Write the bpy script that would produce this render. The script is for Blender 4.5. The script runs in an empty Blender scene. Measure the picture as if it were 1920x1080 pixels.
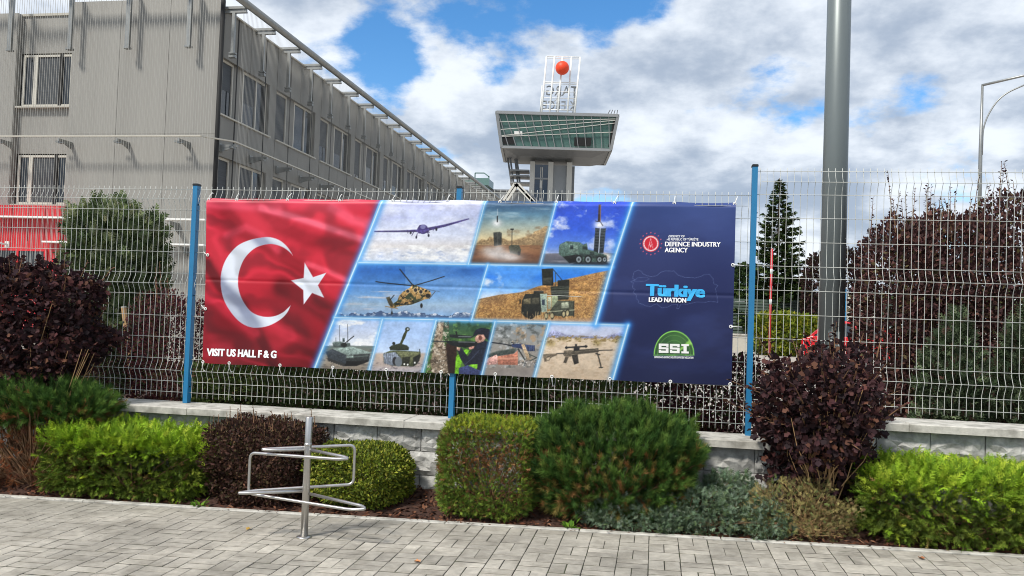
import bpy, bmesh, math, random, os
import numpy as np
from mathutils import Matrix, Vector

rng = np.random.default_rng(7)
random.seed(7)
SC = bpy.context.scene
COL = SC.collection
PI = math.pi
R_ = math.radians

# ------------------------------------------------------------------ camera
EYE = 1.56                      # eye height above the pavement, metres
F_PX = 1557.96                  # focal length in pixels of a 1920 px wide frame
YAW, PITCH, ROLL = .172428, .031711, .036090
FY = 7.148                      # the fence line: x runs along the fence, y away from the camera
GS = .0211                      # the pavement climbs gently to the right
CAMR = (Matrix.Rotation(YAW, 3, 'Z') @ Matrix.Rotation(PI/2 + PITCH, 3, 'X') @ Matrix.Rotation(ROLL, 3, 'Z'))
cam = bpy.data.cameras.new('camera')
cam.sensor_width = 36.0
cam.lens = 36.0 * F_PX / 1920
cam.clip_start = .05
cam.clip_end = 3000
camo = bpy.data.objects.new('camera', cam)
COL.objects.link(camo)
camo.matrix_world = Matrix.Translation((0, 0, EYE)) @ CAMR.to_4x4()
SC.camera = camo
RN = np.array(CAMR)


def ray(u, v):
    return RN @ np.array([(u-960)/F_PX, -(v-540)/F_PX, -1.])


def aty(u, v, y):
    d = ray(u, v)
    return np.array([0, 0, EYE]) + d*(y/d[1])


def atz(u, v, z):
    d = ray(u, v)
    return np.array([0, 0, EYE]) + d*((z-EYE)/d[2])


def proj(P):
    v = (np.asarray(P, float) - np.array([0, 0, EYE])) @ RN
    return 960 - F_PX*v[..., 0]/v[..., 2], 540 + F_PX*v[..., 1]/v[..., 2]


def ground(x):
    return GS*(x+1.0)


# ------------------------------------------------------------------ world, sun, exposure
SUN_EL, SUN_AZ = R_(50), R_(-146)      # azimuth from +y (away from camera), clockwise seen from above; -90 = from the left
SUN_DIR = Vector((math.sin(SUN_AZ)*math.cos(SUN_EL), math.cos(SUN_AZ)*math.cos(SUN_EL), math.sin(SUN_EL)))
world = bpy.data.worlds.new('World')
SC.world = world
world.use_nodes = True
wn, wl = world.node_tree.nodes, world.node_tree.links
wn.clear()


def N(tree, t, **kw):
    n = tree.new(t)
    for k, v in kw.items():
        if k == 'inp':
            for a, b in v.items():
                n.inputs[a].default_value = b
        else:
            setattr(n, k, v)
    return n


def build_sky():
    out = N(wn, 'ShaderNodeOutputWorld')
    bg = N(wn, 'ShaderNodeBackground', inp={'Strength': .115})
    sky = N(wn, 'ShaderNodeTexSky', sky_type='NISHITA', sun_disc=False, sun_elevation=SUN_EL, sun_rotation=SUN_AZ,
            altitude=300, air_density=1.0, dust_density=.3, ozone_density=2.5)
    tc = N(wn, 'ShaderNodeTexCoord')
    sep = N(wn, 'ShaderNodeSeparateXYZ')
    wl.new(tc.outputs['Generated'], sep.inputs[0])

    def math_(op, a, b=None, clamp=False):
        n = N(wn, 'ShaderNodeMath', operation=op, use_clamp=clamp)
        for i, s in enumerate((a, b)):
            if s is None:
                continue
            if isinstance(s, (int, float)):
                n.inputs[i].default_value = s
            else:
                wl.new(s, n.inputs[i])
        return n.outputs[0]
    zc = math_('MAXIMUM', sep.outputs['Z'], 0.0)
    den = math_('ADD', zc, .34)
    comb = N(wn, 'ShaderNodeCombineXYZ')
    wl.new(math_('DIVIDE', sep.outputs['X'], den), comb.inputs[0])
    wl.new(math_('DIVIDE', sep.outputs['Y'], den), comb.inputs[1])
    comb.inputs[2].default_value = 3.1

    def noise(vec, scale, detail, rough, off=(0, 0, 0), dist=0.0):
        mp = N(wn, 'ShaderNodeMapping')
        mp.inputs['Location'].default_value = off
        wl.new(vec, mp.inputs['Vector'])
        n = N(wn, 'ShaderNodeTexNoise', inp={'Scale': scale, 'Detail': detail, 'Roughness': rough, 'Distortion': dist})
        wl.new(mp.outputs[0], n.inputs['Vector'])
        return n.outputs['Fac']
    big = noise(comb.outputs[0], 3.1, 10, .58, (2.3, .7, 0), .0)
    # openings in the cloud cover that the photograph shows (directions on the sky)
    gap = None
    for (u, v, rad, amp) in GAPS:
        d = Vector(ray(u, v)).normalized()
        dp = N(wn, 'ShaderNodeVectorMath', operation='DOT_PRODUCT')
        wl.new(tc.outputs['Generated'], dp.inputs[0])
        dp.inputs[1].default_value = d
        c = math.cos(rad/F_PX)
        mr = N(wn, 'ShaderNodeMapRange', interpolation_type='SMOOTHSTEP')
        mr.inputs['From Min'].default_value = c
        mr.inputs['From Max'].default_value = 1.0
        mr.inputs['To Max'].default_value = amp
        wl.new(dp.outputs['Value'], mr.inputs[0])
        gap = mr.outputs[0] if gap is None else math_('ADD', gap, mr.outputs[0])
    dens = math_('SUBTRACT', big, gap)
    ramp = N(wn, 'ShaderNodeMapRange', interpolation_type='SMOOTHSTEP')
    ramp.inputs['From Min'].default_value = .31
    ramp.inputs['From Max'].default_value = .425
    wl.new(dens, ramp.inputs[0])
    # thickness of the cloud decides how grey its underside is
    shade = noise(comb.outputs[0], 3.4, 8, .56, (2.33, .77, .08), .0)
    shr = N(wn, 'ShaderNodeMapRange', interpolation_type='SMOOTHSTEP')
    shr.inputs['From Min'].default_value = .38
    shr.inputs['From Max'].default_value = .62
    wl.new(shade, shr.inputs[0])
    cc = N(wn, 'ShaderNodeMix', data_type='RGBA')
    cc.inputs['A'].default_value = (6.3, 6.7, 7.2, 1)
    cc.inputs['B'].default_value = (2.8, 3.35, 4.2, 1)
    wl.new(shr.outputs[0], cc.inputs['Factor'])
    hs = N(wn, 'ShaderNodeHueSaturation', inp={'Saturation': 1.3, 'Value': 1.2})
    wl.new(sky.outputs[0], hs.inputs['Color'])
    mx = N(wn, 'ShaderNodeMix', data_type='RGBA')
    wl.new(math_('MULTIPLY', ramp.outputs[0], .97), mx.inputs['Factor'])
    wl.new(hs.outputs[0], mx.inputs['A'])
    wl.new(cc.outputs['Result'], mx.inputs['B'])
    wl.new(mx.outputs['Result'], bg.inputs['Color'])
    wl.new(bg.outputs[0], out.inputs['Surface'])


GAPS = [(640, 95, 190, .13), (760, 40, 130, .10), (690, 250, 110, .07), (930, -20, 170, .24), (1150, -30, 150, .2), (1400, -10, 110, .08), (1430, 130, 130, -.05), (940, 175, 60, .05)]
build_sky()
sun = bpy.data.lights.new('sun', 'SUN')
sun.energy = 3.0
sun.angle = R_(9)
sun.color = (1, .95, .87)
suno = bpy.data.objects.new('sun', sun)
COL.objects.link(suno)
suno.rotation_euler = SUN_DIR.to_track_quat('Z', 'Y').to_euler()
suno.location = (0, 0, 40)
SC.view_settings.view_transform = 'Standard'
SC.view_settings.look = 'None'
SC.view_settings.exposure = .4
SC.view_settings.gamma = 1
SC.render.engine = 'CYCLES'
SC.cycles.use_denoising = True
SC.cycles.filter_width = 1.0
SC.cycles.max_bounces = 6
SC.cycles.transparent_max_bounces = 8


# ------------------------------------------------------------------ helpers
def lin(c):
    c = np.asarray(c, float)/255.
    return np.where(c <= .04045, c/12.92, ((c+.055)/1.055)**2.4)


def tag(o, label=None, cat=None, group=None, kind=None):
    if label:
        o['label'] = label
    if cat:
        o['category'] = cat
    if group:
        o['group'] = group
    if kind:
        o['kind'] = kind
    return o


def empty(name, loc=(0, 0, 0), rz=0., label=None, cat=None, group=None):
    o = bpy.data.objects.new(name, None)
    o.empty_display_size = .1
    COL.objects.link(o)
    o.location = loc
    o.rotation_euler.z = rz
    return tag(o, label, cat, group)


def link(name, me, parent=None, mat=None, loc=None, rot=None):
    o = bpy.data.objects.new(name, me)
    COL.objects.link(o)
    if parent:
        o.parent = parent
    if loc is not None:
        o.location = loc
    if rot is not None:
        o.rotation_euler = rot
    if mat is not None and len(me.materials) == 0:
        me.materials.append(mat)
    return o


class MB:
    """collects shapes into one mesh"""
    def __init__(s):
        s.v, s.f = [], []

    def add(s, vs, fs):
        o = len(s.v)
        s.v += [tuple(map(float, p)) for p in vs]
        s.f += [tuple(i+o for i in f) for f in fs]
        return s

    def box(s, x0, x1, y0, y1, z0, z1):
        return s.add([(x0, y0, z0), (x1, y0, z0), (x1, y1, z0), (x0, y1, z0), (x0, y0, z1), (x1, y0, z1), (x1, y1, z1), (x0, y1, z1)],
                     [(0, 3, 2, 1), (4, 5, 6, 7), (0, 1, 5, 4), (1, 2, 6, 5), (2, 3, 7, 6), (3, 0, 4, 7)])

    def cbox(s, x0, x1, y0, y1, z0, z1, c):
        """box with chamfered upper edges"""
        b = [(x0, y0), (x1, y0), (x1, y1), (x0, y1)]
        t = [(x0+c, y0+c), (x1-c, y0+c), (x1-c, y1-c), (x0+c, y1-c)]
        return s.add([(*p, z0) for p in b]+[(*p, z1-c) for p in b]+[(*p, z1) for p in t],
                     [(0, 3, 2, 1), (8, 9, 10, 11)]+[(i, (i+1) % 4, 4+(i+1) % 4, 4+i) for i in range(4)] +
                     [(4+i, 4+(i+1) % 4, 8+(i+1) % 4, 8+i) for i in range(4)])

    def tube(s, pts, r, n=8, caps=True):
        P = [Vector(p) for p in pts]
        rr = r if hasattr(r, '__len__') else [r]*len(P)
        up = None
        rings = []
        for i, p in enumerate(P):
            d = (P[min(i+1, len(P)-1)]-P[max(i-1, 0)]).normalized()
            if up is None:
                up = d.orthogonal().normalized()
            up = (up-d*up.dot(d))
            up = up.normalized() if up.length > 1e-6 else d.orthogonal().normalized()
            w = d.cross(up)
            rings.append([p+(up*math.cos(2*PI*k/n)+w*math.sin(2*PI*k/n))*rr[i] for k in range(n)])
        vs = [q for g in rings for q in g]
        fs = [(i*n+k, i*n+(k+1) % n, (i+1)*n+(k+1) % n, (i+1)*n+k) for i in range(len(P)-1) for k in range(n)]
        if caps:
            fs += [tuple(range(n))[::-1], tuple((len(P)-1)*n+k for k in range(n))]
        return s.add(vs, fs)

    def bar(s, a, b, w, h):
        a, b = Vector(a), Vector(b)
        d = (b-a).normalized()
        up = Vector((0, 0, 1)) if abs(d.z) < .95 else Vector((0, 1, 0))
        x = d.cross(up).normalized()*w/2
        z = x.cross(d).normalized()*h/2
        return s.add([a-x-z, a+x-z, a+x+z, a-x+z, b-x-z, b+x-z, b+x+z, b-x+z],
                     [(0, 1, 2, 3), (7, 6, 5, 4), (0, 4, 5, 1), (1, 5, 6, 2), (2, 6, 7, 3), (3, 7, 4, 0)])

    def prism(s, poly, axis, a, b):
        """poly in the two other axes, extruded from a to b"""
        n = len(poly)

        def P(p, t):
            return {'x': (t, p[0], p[1]), 'y': (p[0], t, p[1]), 'z': (p[0], p[1], t)}[axis]
        return s.add([P(p, a) for p in poly]+[P(p, b) for p in poly],
                     [tuple(range(n))[::-1], tuple(range(n, 2*n))]+[(i, (i+1) % n, n+(i+1) % n, n+i) for i in range(n)])

    def lathe(s, prof, c=(0, 0, 0), n=20):
        vs = [(c[0]+r*math.cos(2*PI*k/n), c[1]+r*math.sin(2*PI*k/n), c[2]+z) for r, z in prof for k in range(n)]
        fs = [(i*n+k, i*n+(k+1) % n, (i+1)*n+(k+1) % n, (i+1)*n+k) for i in range(len(prof)-1) for k in range(n)]
        fs += [tuple(range(n))[::-1], tuple((len(prof)-1)*n+k for k in range(n))]
        return s.add(vs, fs)

    def mesh(s, name, mat=None, smooth=False):
        me = bpy.data.meshes.new(name)
        me.from_pydata(s.v, [], s.f)
        bm = bmesh.new()
        bm.from_mesh(me)
        bmesh.ops.recalc_face_normals(bm, faces=bm.faces)
        bm.to_mesh(me)
        bm.free()
        if smooth:
            me.shade_smooth()
        if mat:
            me.materials.append(mat)
        return me

    def build(s, name, mat, parent=None, smooth=False, **kw):
        return link(name, s.mesh(name, mat, smooth), parent, **kw)


def np_mesh(name, V, T, C=None, mat=None, k=3):
    """fast mesh from arrays: V (n,3), T (m,k) faces, C (n,3) linear colours"""
    me = bpy.data.meshes.new(name)
    V = np.ascontiguousarray(V, np.float32)
    T = np.ascontiguousarray(T, np.int32)
    me.vertices.add(len(V))
    me.vertices.foreach_set('co', V.ravel())
    me.loops.add(T.size)
    me.loops.foreach_set('vertex_index', T.ravel())
    me.polygons.add(len(T))
    me.polygons.foreach_set('loop_start', np.arange(0, T.size, k, dtype=np.int32))
    me.update(calc_edges=True)
    if C is not None:
        a = me.color_attributes.new('Col', 'FLOAT_COLOR', 'POINT')
        a.data.foreach_set('color', np.concatenate([C, np.ones((len(C), 1))], 1).astype(np.float32).ravel())
    if mat:
        me.materials.append(mat)
    return me


# ------------------------------------------------------------------ materials
def mat_new(name):
    m = bpy.data.materials.new(name)
    m.use_nodes = True
    return m, m.node_tree.nodes, m.node_tree.links, m.node_tree.nodes['Principled BSDF']


def mat(name, rgb, rough=.6, metal=0., var=.12, scale=8., bump=0., bscale=60., spec=.5, objvar=0., streak=None, tint=None, stain=None):
    """principled with noise-driven colour variation; rgb is an sRGB triple 0-255 of the surface's own colour"""
    m, n, l, b = mat_new(name)
    c = lin(rgb)
    b.inputs['Roughness'].default_value = rough
    b.inputs['Metallic'].default_value = metal
    b.inputs['Specular IOR Level'].default_value = spec
    tc = N(n, 'ShaderNodeTexCoord')
    src = tc.outputs['Object']
    mp = N(n, 'ShaderNodeMapping')
    if streak:
        mp.inputs['Scale'].default_value = streak
    l.new(src, mp.inputs['Vector'])
    if objvar:
        oi = N(n, 'ShaderNodeObjectInfo')
        ml = N(n, 'ShaderNodeMath', operation='MULTIPLY')
        ml.inputs[1].default_value = 37.
        l.new(oi.outputs['Random'], ml.inputs[0])
        l.new(ml.outputs[0], mp.inputs['Location'])
    nz = N(n, 'ShaderNodeTexNoise', inp={'Scale': scale, 'Detail': 6., 'Roughness': .65})
    l.new(mp.outputs[0], nz.inputs['Vector'])
    mr = N(n, 'ShaderNodeMapRange')
    mr.inputs['From Min'].default_value = .3
    mr.inputs['From Max'].default_value = .7
    mr.inputs['To Min'].default_value = 1-var
    mr.inputs['To Max'].default_value = 1+var
    l.new(nz.outputs['Fac'], mr.inputs[0])
    fac = mr.outputs[0]
    if objvar:
        m2 = N(n, 'ShaderNodeMapRange')
        m2.inputs['To Min'].default_value = 1-objvar
        m2.inputs['To Max'].default_value = 1+objvar
        l.new(oi.outputs['Random'], m2.inputs[0])
        mm = N(n, 'ShaderNodeMath', operation='MULTIPLY')
        l.new(fac, mm.inputs[0])
        l.new(m2.outputs[0], mm.inputs[1])
        fac = mm.outputs[0]
    col = N(n, 'ShaderNodeVectorMath', operation='SCALE')
    col.inputs[0].default_value = c
    if tint is not None:                      # second colour in patches
        mx = N(n, 'ShaderNodeMix', data_type='RGBA')
        mx.inputs['A'].default_value = (*c, 1)
        mx.inputs['B'].default_value = (*lin(tint), 1)
        n2 = N(n, 'ShaderNodeTexNoise', inp={'Scale': scale*.35, 'Detail': 5.})
        l.new(mp.outputs[0], n2.inputs['Vector'])
        r2 = N(n, 'ShaderNodeMapRange')
        r2.inputs['From Min'].default_value = .45
        r2.inputs['From Max'].default_value = .65
        l.new(n2.outputs['Fac'], r2.inputs[0])
        l.new(r2.outputs[0], mx.inputs['Factor'])
        l.new(mx.outputs['Result'], col.inputs[0])
    if stain:                                 # large soiled patches that run on from piece to piece
        ge = N(n, 'ShaderNodeNewGeometry')
        sm = N(n, 'ShaderNodeMapping')
        sm.inputs['Scale'].default_value = stain[2]
        l.new(ge.outputs['Position'], sm.inputs['Vector'])
        n4 = N(n, 'ShaderNodeTexNoise', inp={'Scale': stain[0], 'Detail': 7., 'Roughness': .65})
        l.new(sm.outputs[0], n4.inputs['Vector'])
        r4 = N(n, 'ShaderNodeMapRange')
        r4.inputs['From Min'].default_value = .35
        r4.inputs['From Max'].default_value = .65
        r4.inputs['To Min'].default_value = 1-stain[1]
        r4.inputs['To Max'].default_value = 1+stain[1]*.5
        l.new(n4.outputs['Fac'], r4.inputs[0])
        m4 = N(n, 'ShaderNodeMath', operation='MULTIPLY')
        l.new(fac, m4.inputs[0])
        l.new(r4.outputs[0], m4.inputs[1])
        fac = m4.outputs[0]
    l.new(fac, col.inputs['Scale'])
    l.new(col.outputs[0], b.inputs['Base Color'])
    if bump:
        nb = N(n, 'ShaderNodeTexNoise', inp={'Scale': bscale, 'Detail': 5., 'Roughness': .7})
        l.new(mp.outputs[0], nb.inputs['Vector'])
        bp = N(n, 'ShaderNodeBump', inp={'Strength': bump, 'Distance': .01})
        l.new(nb.outputs['Fac'], bp.inputs['Height'])
        l.new(bp.outputs[0], b.inputs['Normal'])
    return m


def mat_leaf(name, rough=.55, trans=.25, spec=.35):
    m, n, l, b = mat_new(name)
    at = N(n, 'ShaderNodeVertexColor', layer_name='Col')
    b.inputs['Roughness'].default_value = rough
    b.inputs['Specular IOR Level'].default_value = spec
    l.new(at.outputs['Color'], b.inputs['Base Color'])
    tr = N(n, 'ShaderNodeBsdfTranslucent')
    l.new(at.outputs['Color'], tr.inputs['Color'])
    mx = N(n, 'ShaderNodeMixShader')
    mx.inputs[0].default_value = trans
    l.new(b.outputs[0], mx.inputs[1])
    l.new(tr.outputs[0], mx.inputs[2])
    l.new(mx.outputs[0], n['Material Output'].inputs['Surface'])
    return m


def mat_attr(name, rough=.5, spec=.5):
    m, n, l, b = mat_new(name)
    at = N(n, 'ShaderNodeVertexColor', layer_name='Col')
    b.inputs['Roughness'].default_value = rough
    b.inputs['Specular IOR Level'].default_value = spec
    l.new(at.outputs['Color'], b.inputs['Base Color'])
    nb = N(n, 'ShaderNodeTexNoise', inp={'Scale': 3.0, 'Detail': 3.})
    tc = N(n, 'ShaderNodeTexCoord')
    l.new(tc.outputs['Object'], nb.inputs['Vector'])
    bp = N(n, 'ShaderNodeBump', inp={'Strength': .15, 'Distance': .03})
    l.new(nb.outputs['Fac'], bp.inputs['Height'])
    l.new(bp.outputs[0], b.inputs['Normal'])
    return m


def mat_glass(name, rgb, rough=.05, trans=0.):
    m, n, l, b = mat_new(name)
    b.inputs['Base Color'].default_value = (*lin(rgb), 1)
    b.inputs['Roughness'].default_value = rough
    b.inputs['Specular IOR Level'].default_value = .8
    b.inputs['Transmission Weight'].default_value = trans
    return m


M = {}
M['paver'] = mat('concrete_paver', (176, 170, 158), .88, var=.2, scale=16, bump=.6, bscale=140, objvar=.15, tint=(158, 152, 140), stain=(1.6, .28, (1, 1, 1)))
M['joint'] = mat('sandy_joint', (42, 40, 34), .95, var=.3, scale=20, tint=(66, 70, 48))
M['block'] = mat('split_stone', (188, 187, 182), .9, var=.3, scale=16, bump=.8, bscale=60, objvar=.1, tint=(158, 157, 153))
M['cap'] = mat('coping_concrete', (190, 187, 178), .9, var=.16, scale=22, bump=.4, bscale=160, objvar=.06, tint=(150, 147, 138))
M['post'] = mat('blue_powder_coat', (38, 118, 165), .4, var=.06, scale=6)
M['black'] = mat('black_plastic', (22, 24, 26), .5)
M['wire'] = mat('galvanised_wire', (196, 198, 192), .45, metal=.0, var=.06, scale=30)
M['steel'] = mat('brushed_steel', (200, 198, 194), .36, metal=1., var=.08, scale=40, streak=(1, 1, .05))
M['steel_dark'] = mat('galvanised_steel', (150, 152, 150), .45, metal=.7, var=.12, scale=6)
M['pole'] = mat('grey_painted_mast', (116, 124, 124), .42, metal=.3, var=.08, scale=3, streak=(1, 1, .1))
M['mulch'] = mat('bark_mulch_soil', (70, 46, 36), .95, var=.5, scale=40, bump=1., bscale=60)
M['gravel'] = mat('pale_gravel', (196, 188, 176), .95, var=.2, scale=25, bump=.6, bscale=90)
M['asphalt'] = mat('pale_concrete_yard', (168, 160, 150), .9, var=.12, scale=1.2)
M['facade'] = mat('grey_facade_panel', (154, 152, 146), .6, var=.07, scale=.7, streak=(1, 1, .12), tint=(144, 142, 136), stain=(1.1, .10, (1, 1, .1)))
M['facade_shaded'] = mat('shaded_side_panel', (130, 128, 122), .6, var=.06, scale=.5, streak=(1, 1, .15), stain=(1.1, .14, (1, 1, .12)))  # front cladding toned down; the side wall's shade is put into the colour
M['rib'] = mat('metal_screen_wire', (176, 174, 167), .5, metal=.3, var=.05)
M['trim'] = mat('pale_trim', (188, 184, 172), .5, var=.06)
M['frame'] = mat('window_frame', (204, 200, 188), .5, var=.05)
M['winglass'] = mat_glass('window_glass', (40, 45, 50), .08)
M['blind'] = mat('dark_blind', (66, 70, 74), .6, var=.3, scale=26, streak=(.05, .05, 1))
M['joint_black'] = mat('black_joint', (24, 24, 24), .7)
M['red'] = mat('red_cladding', (205, 44, 52), .45, var=.06, scale=1.5)
M['white'] = mat('white_paint', (232, 232, 228), .4, var=.03)
M['bark'] = mat('shrub_bark', (122, 92, 66), .9, var=.3, scale=18)
M['drytwig'] = mat('dry_twig', (188, 152, 108), .9, var=.2, scale=18)
M['tower_white'] = mat('tower_concrete', (196, 194, 186), .7, var=.06, scale=.3)
M['tower_grey'] = mat('tower_metal_panel', (140, 142, 142), .45, metal=.2, var=.06, scale=.2)
M['tower_soffit'] = mat('tower_soffit_panel', (112, 114, 116), .5, metal=.2, var=.06, scale=.2)
M['tower_glass'] = mat_glass('green_tower_glass', (86, 118, 112), .06)
M['tower_blue'] = mat_glass('blue_shaft_glass', (28, 52, 74), .06)
M['orange'] = mat('orange_ball', (232, 66, 22), .5, var=.04)
M['carpaint'] = mat('red_car_paint', (196, 22, 34), .25, var=.02)
M['tyre'] = mat('tyre_rubber', (22, 22, 22), .8)
M['lamp_red'] = mat('tail_lamp_red', (120, 10, 14), .2)
M['rope'] = mat('white_cable_tie', (236, 236, 232), .5)
M['leaf'] = mat_leaf('leaf_foliage', .7, .25, .12)
M['needle'] = mat_leaf('needle_foliage', .75, .15, .1)
M['print'] = mat_attr('printed_vinyl', .5, .35)


def text_mesh(body, bold=0.):
    cu = bpy.data.curves.new('t', 'FONT')
    cu.body = body
    cu.offset = bold
    cu.resolution_u = 3
    o = bpy.data.objects.new('t', cu)
    COL.objects.link(o)
    bpy.context.view_layer.update()
    me = bpy.data.meshes.new_from_object(o.evaluated_get(bpy.context.evaluated_depsgraph_get()))
    co = np.zeros(len(me.vertices)*3, np.float32)
    me.vertices.foreach_get('co', co)
    bpy.data.objects.remove(o)
    bpy.data.curves.remove(cu)
    return me, co.reshape(-1, 3)




# ------------------------------------------------------------------ ground, pavement, bed
EDGE_Y = 6.12                   # back edge of the pavement
WALL_Y = 6.87                   # face of the low stone wall


def build_ground():
    # yard behind the fence and everything out to the horizon
    m = MB()
    m.add([(-400, 7.3, .22), (400, 7.3, .22), (900, 1500, .22), (-900, 1500, .22)], [(0, 1, 2, 3)])
    tag(m.build('yard_ground', M['asphalt']), kind='structure')
    m = MB()
    m.add([(-400, -60, -.25), (400, -60, -.25), (400, 8, -.25), (-400, 8, -.25)], [(0, 1, 2, 3)])
    tag(m.build('ground', M['joint']), kind='structure')
    # strip of soil right behind the wall
    m = MB()
    nx, ny = 60, 10
    vs = [(-9+16*i/nx, 7.0+1.5*j/ny, .50+(.12 if -9+16*i/nx > .95 else 0)-(.3+(.12 if -9+16*i/nx > .95 else 0))*(j/ny)**2+.015*math.sin(i*1.7+j)) for j in range(ny+1) for i in range(nx+1)]
    m.add(vs, [(j*(nx+1)+i, j*(nx+1)+i+1, (j+1)*(nx+1)+i+1, (j+1)*(nx+1)+i) for j in range(ny) for i in range(nx)])
    tag(m.build('soil_strip', M['mulch']), kind='structure')
    m = MB().add([(-14, 8.45, .226), (1.25, 8.45, .226), (1.0, 11, .226), (-.9, 17, .226), (-14, 17, .226)], [(0, 1, 2, 3, 4)])  # dark sheet added for the shaded yard seen through the hedges
    tag(m.build('dark_yard_sheet', M['mulch']), kind='structure')


def build_pavement():
    # a tilted slab of bedding sand that carries the pavers; local x,y match the world, z follows the slope
    base = MB()
    base.box(-9, 7, -3, EDGE_Y-.062, -.2, -.0035)
    pv = base.build('pavement', M['joint'])
    tag(pv, kind='structure')
    pv.location = (-1.0, 0, 0)
    pv.rotation_euler = (0, -math.atan(GS), 0)
    tmpl = []
    for k in range(6):
        m = MB()
        j = [rng.uniform(-.0014, .0014) for _ in range(4)]
        m.cbox(*((-.0972+j[0], .0972+j[1], -.0432+j[2], .0432+j[3]) if k % 2 == 0 else (-.0932+j[0], .0932+j[1], -.0472+j[2], .0472+j[3])), -.05, .0, .002)
        tmpl.append(m.mesh('paver', M['paver']))
    pieces = []
    for ci in range(-38, 36):
        for cj in range(0, 17):
            x0, y1 = ci*.2, EDGE_Y-.064-cj*.2
            if (ci+cj) % 2:
                pieces += [(x0+.1, y1-.05, 0), (x0+.1, y1-.15, 0)]
            else:
                pieces += [(x0+.05, y1-.1, 1), (x0+.15, y1-.1, 1)]
    vis, rest = [], []
    for p in pieces:
        u, v = proj([p[0]-1., p[1], GS*p[0]])
        if p[1] > 2 and -50 < u < 1970 and 900 < v < 1110:
            vis.append((v, p))
        else:
            rest.append(p)
    vis.sort(key=lambda t: -t[0])
    inv = [p for _, p in vis[:300]]
    rest = [p for _, p in vis[300:]]+rest

    def pose(p):
        return (p[0], p[1], rng.normal(0, .0007)), (rng.normal(0, .003), rng.normal(0, .003), p[2]*PI/2+rng.normal(0, .004))
    for p in inv:
        l_, r_ = pose(p)
        link('paver', tmpl[rng.integers(3)*2+p[2]], pv, loc=l_, rot=r_)
    # the others, joined
    V, Fq = [], []
    T = MB()
    for p in rest:
        l_, r_ = pose(p)
        c, s = math.cos(r_[2]), math.sin(r_[2])
        t = tmpl[rng.integers(3)*2+p[2]]
        T.add([(l_[0]+c*q.co.x-s*q.co.y, l_[1]+s*q.co.x+c*q.co.y, l_[2]+q.co.z+q.co.x*r_[1]) for q in t.vertices], [tuple(f.vertices) for f in t.polygons])
    tag(T.build('paver_field', M['paver'], pv), kind='stuff')
    # kerb stones along the bed, each one metre long
    m = MB()
    m.cbox(-.497, .497, -.03, .03, -.2, .008, .006)
    ke = m.mesh('kerb_stone', M['cap'])
    for i in range(14):
        link('kerb_stone', ke, pv, loc=(-8.3+i*1.0+.3, EDGE_Y-.028, rng.normal(0, .002)), rot=(0, 0, rng.normal(0, .002)))


def bed_z(x, y):
    t = min(max((y-EDGE_Y)/(WALL_Y-EDGE_Y), 0), 1)
    return ground(x)-.02+.10*t


def build_bed():
    nx, ny = 160, 14
    vs = []
    for j in range(ny+1):
        for i in range(nx+1):
            x, y = -9+16*i/nx, EDGE_Y+.001+(7.02-EDGE_Y)*j/ny
            vs.append((x, y, bed_z(x, y)+(rng.normal(0, .008) if 0 < j else -.005)))
    m = MB().add(vs, [(j*(nx+1)+i, j*(nx+1)+i+1, (j+1)*(nx+1)+i+1, (j+1)*(nx+1)+i) for j in range(ny) for i in range(nx)])
    bed = m.build('planting_bed', M['mulch'])
    tag(bed, kind='structure')
    # bark chips
    n = 9000
    x = rng.uniform(-7.5, 4, n)
    y = EDGE_Y+.01+(WALL_Y-EDGE_Y)*rng.random(n)**1.1
    y[:260] = EDGE_Y-np.abs(rng.normal(0, .05, 260))          # a few have strayed onto the pavers
    z = np.array([bed_z(a, b) for a, b in zip(x, y)])+rng.uniform(0, .02, n)
    z[:260] = ground(x[:260])+.009+rng.uniform(0, .004, 260)
    L, W = rng.uniform(.012, .035, n), rng.uniform(.006, .014, n)
    L[:260] *= .45
    W[:260] *= .5
    a = rng.uniform(0, 2*PI, n)
    t1, t2 = rng.normal(0, .35, n), rng.normal(0, .4, n)
    t1[:260] *= .3
    t2[:260] *= .3
    dx = np.stack([np.cos(a), np.sin(a), t1], 1)*L[:, None]
    dy = np.stack([-np.sin(a), np.cos(a), t2], 1)*W[:, None]
    c = np.stack([x, y, z], 1)
    V = np.stack([c-dx, c-dy*1.1, c+dx, c+dy], 1).reshape(-1, 3)
    T = np.arange(4*n).reshape(n, 4)
    pal = lin([(92, 58, 44), (66, 44, 36), (120, 82, 62), (50, 36, 32), (142, 104, 82)])
    C = np.repeat(pal[rng.choice(5, n, p=[.34, .28, .18, .15, .05])]*rng.uniform(.7, 1.2, (n, 1)), 4, 0)
    tag(link('bark_chips', np_mesh('bark_chips', V, T, C, M['print2'], 4)), 'reddish brown bark chips covering the planting bed', 'mulch', kind='stuff')


M['print2'] = mat_attr('bark_chip', .9, .1)


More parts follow.
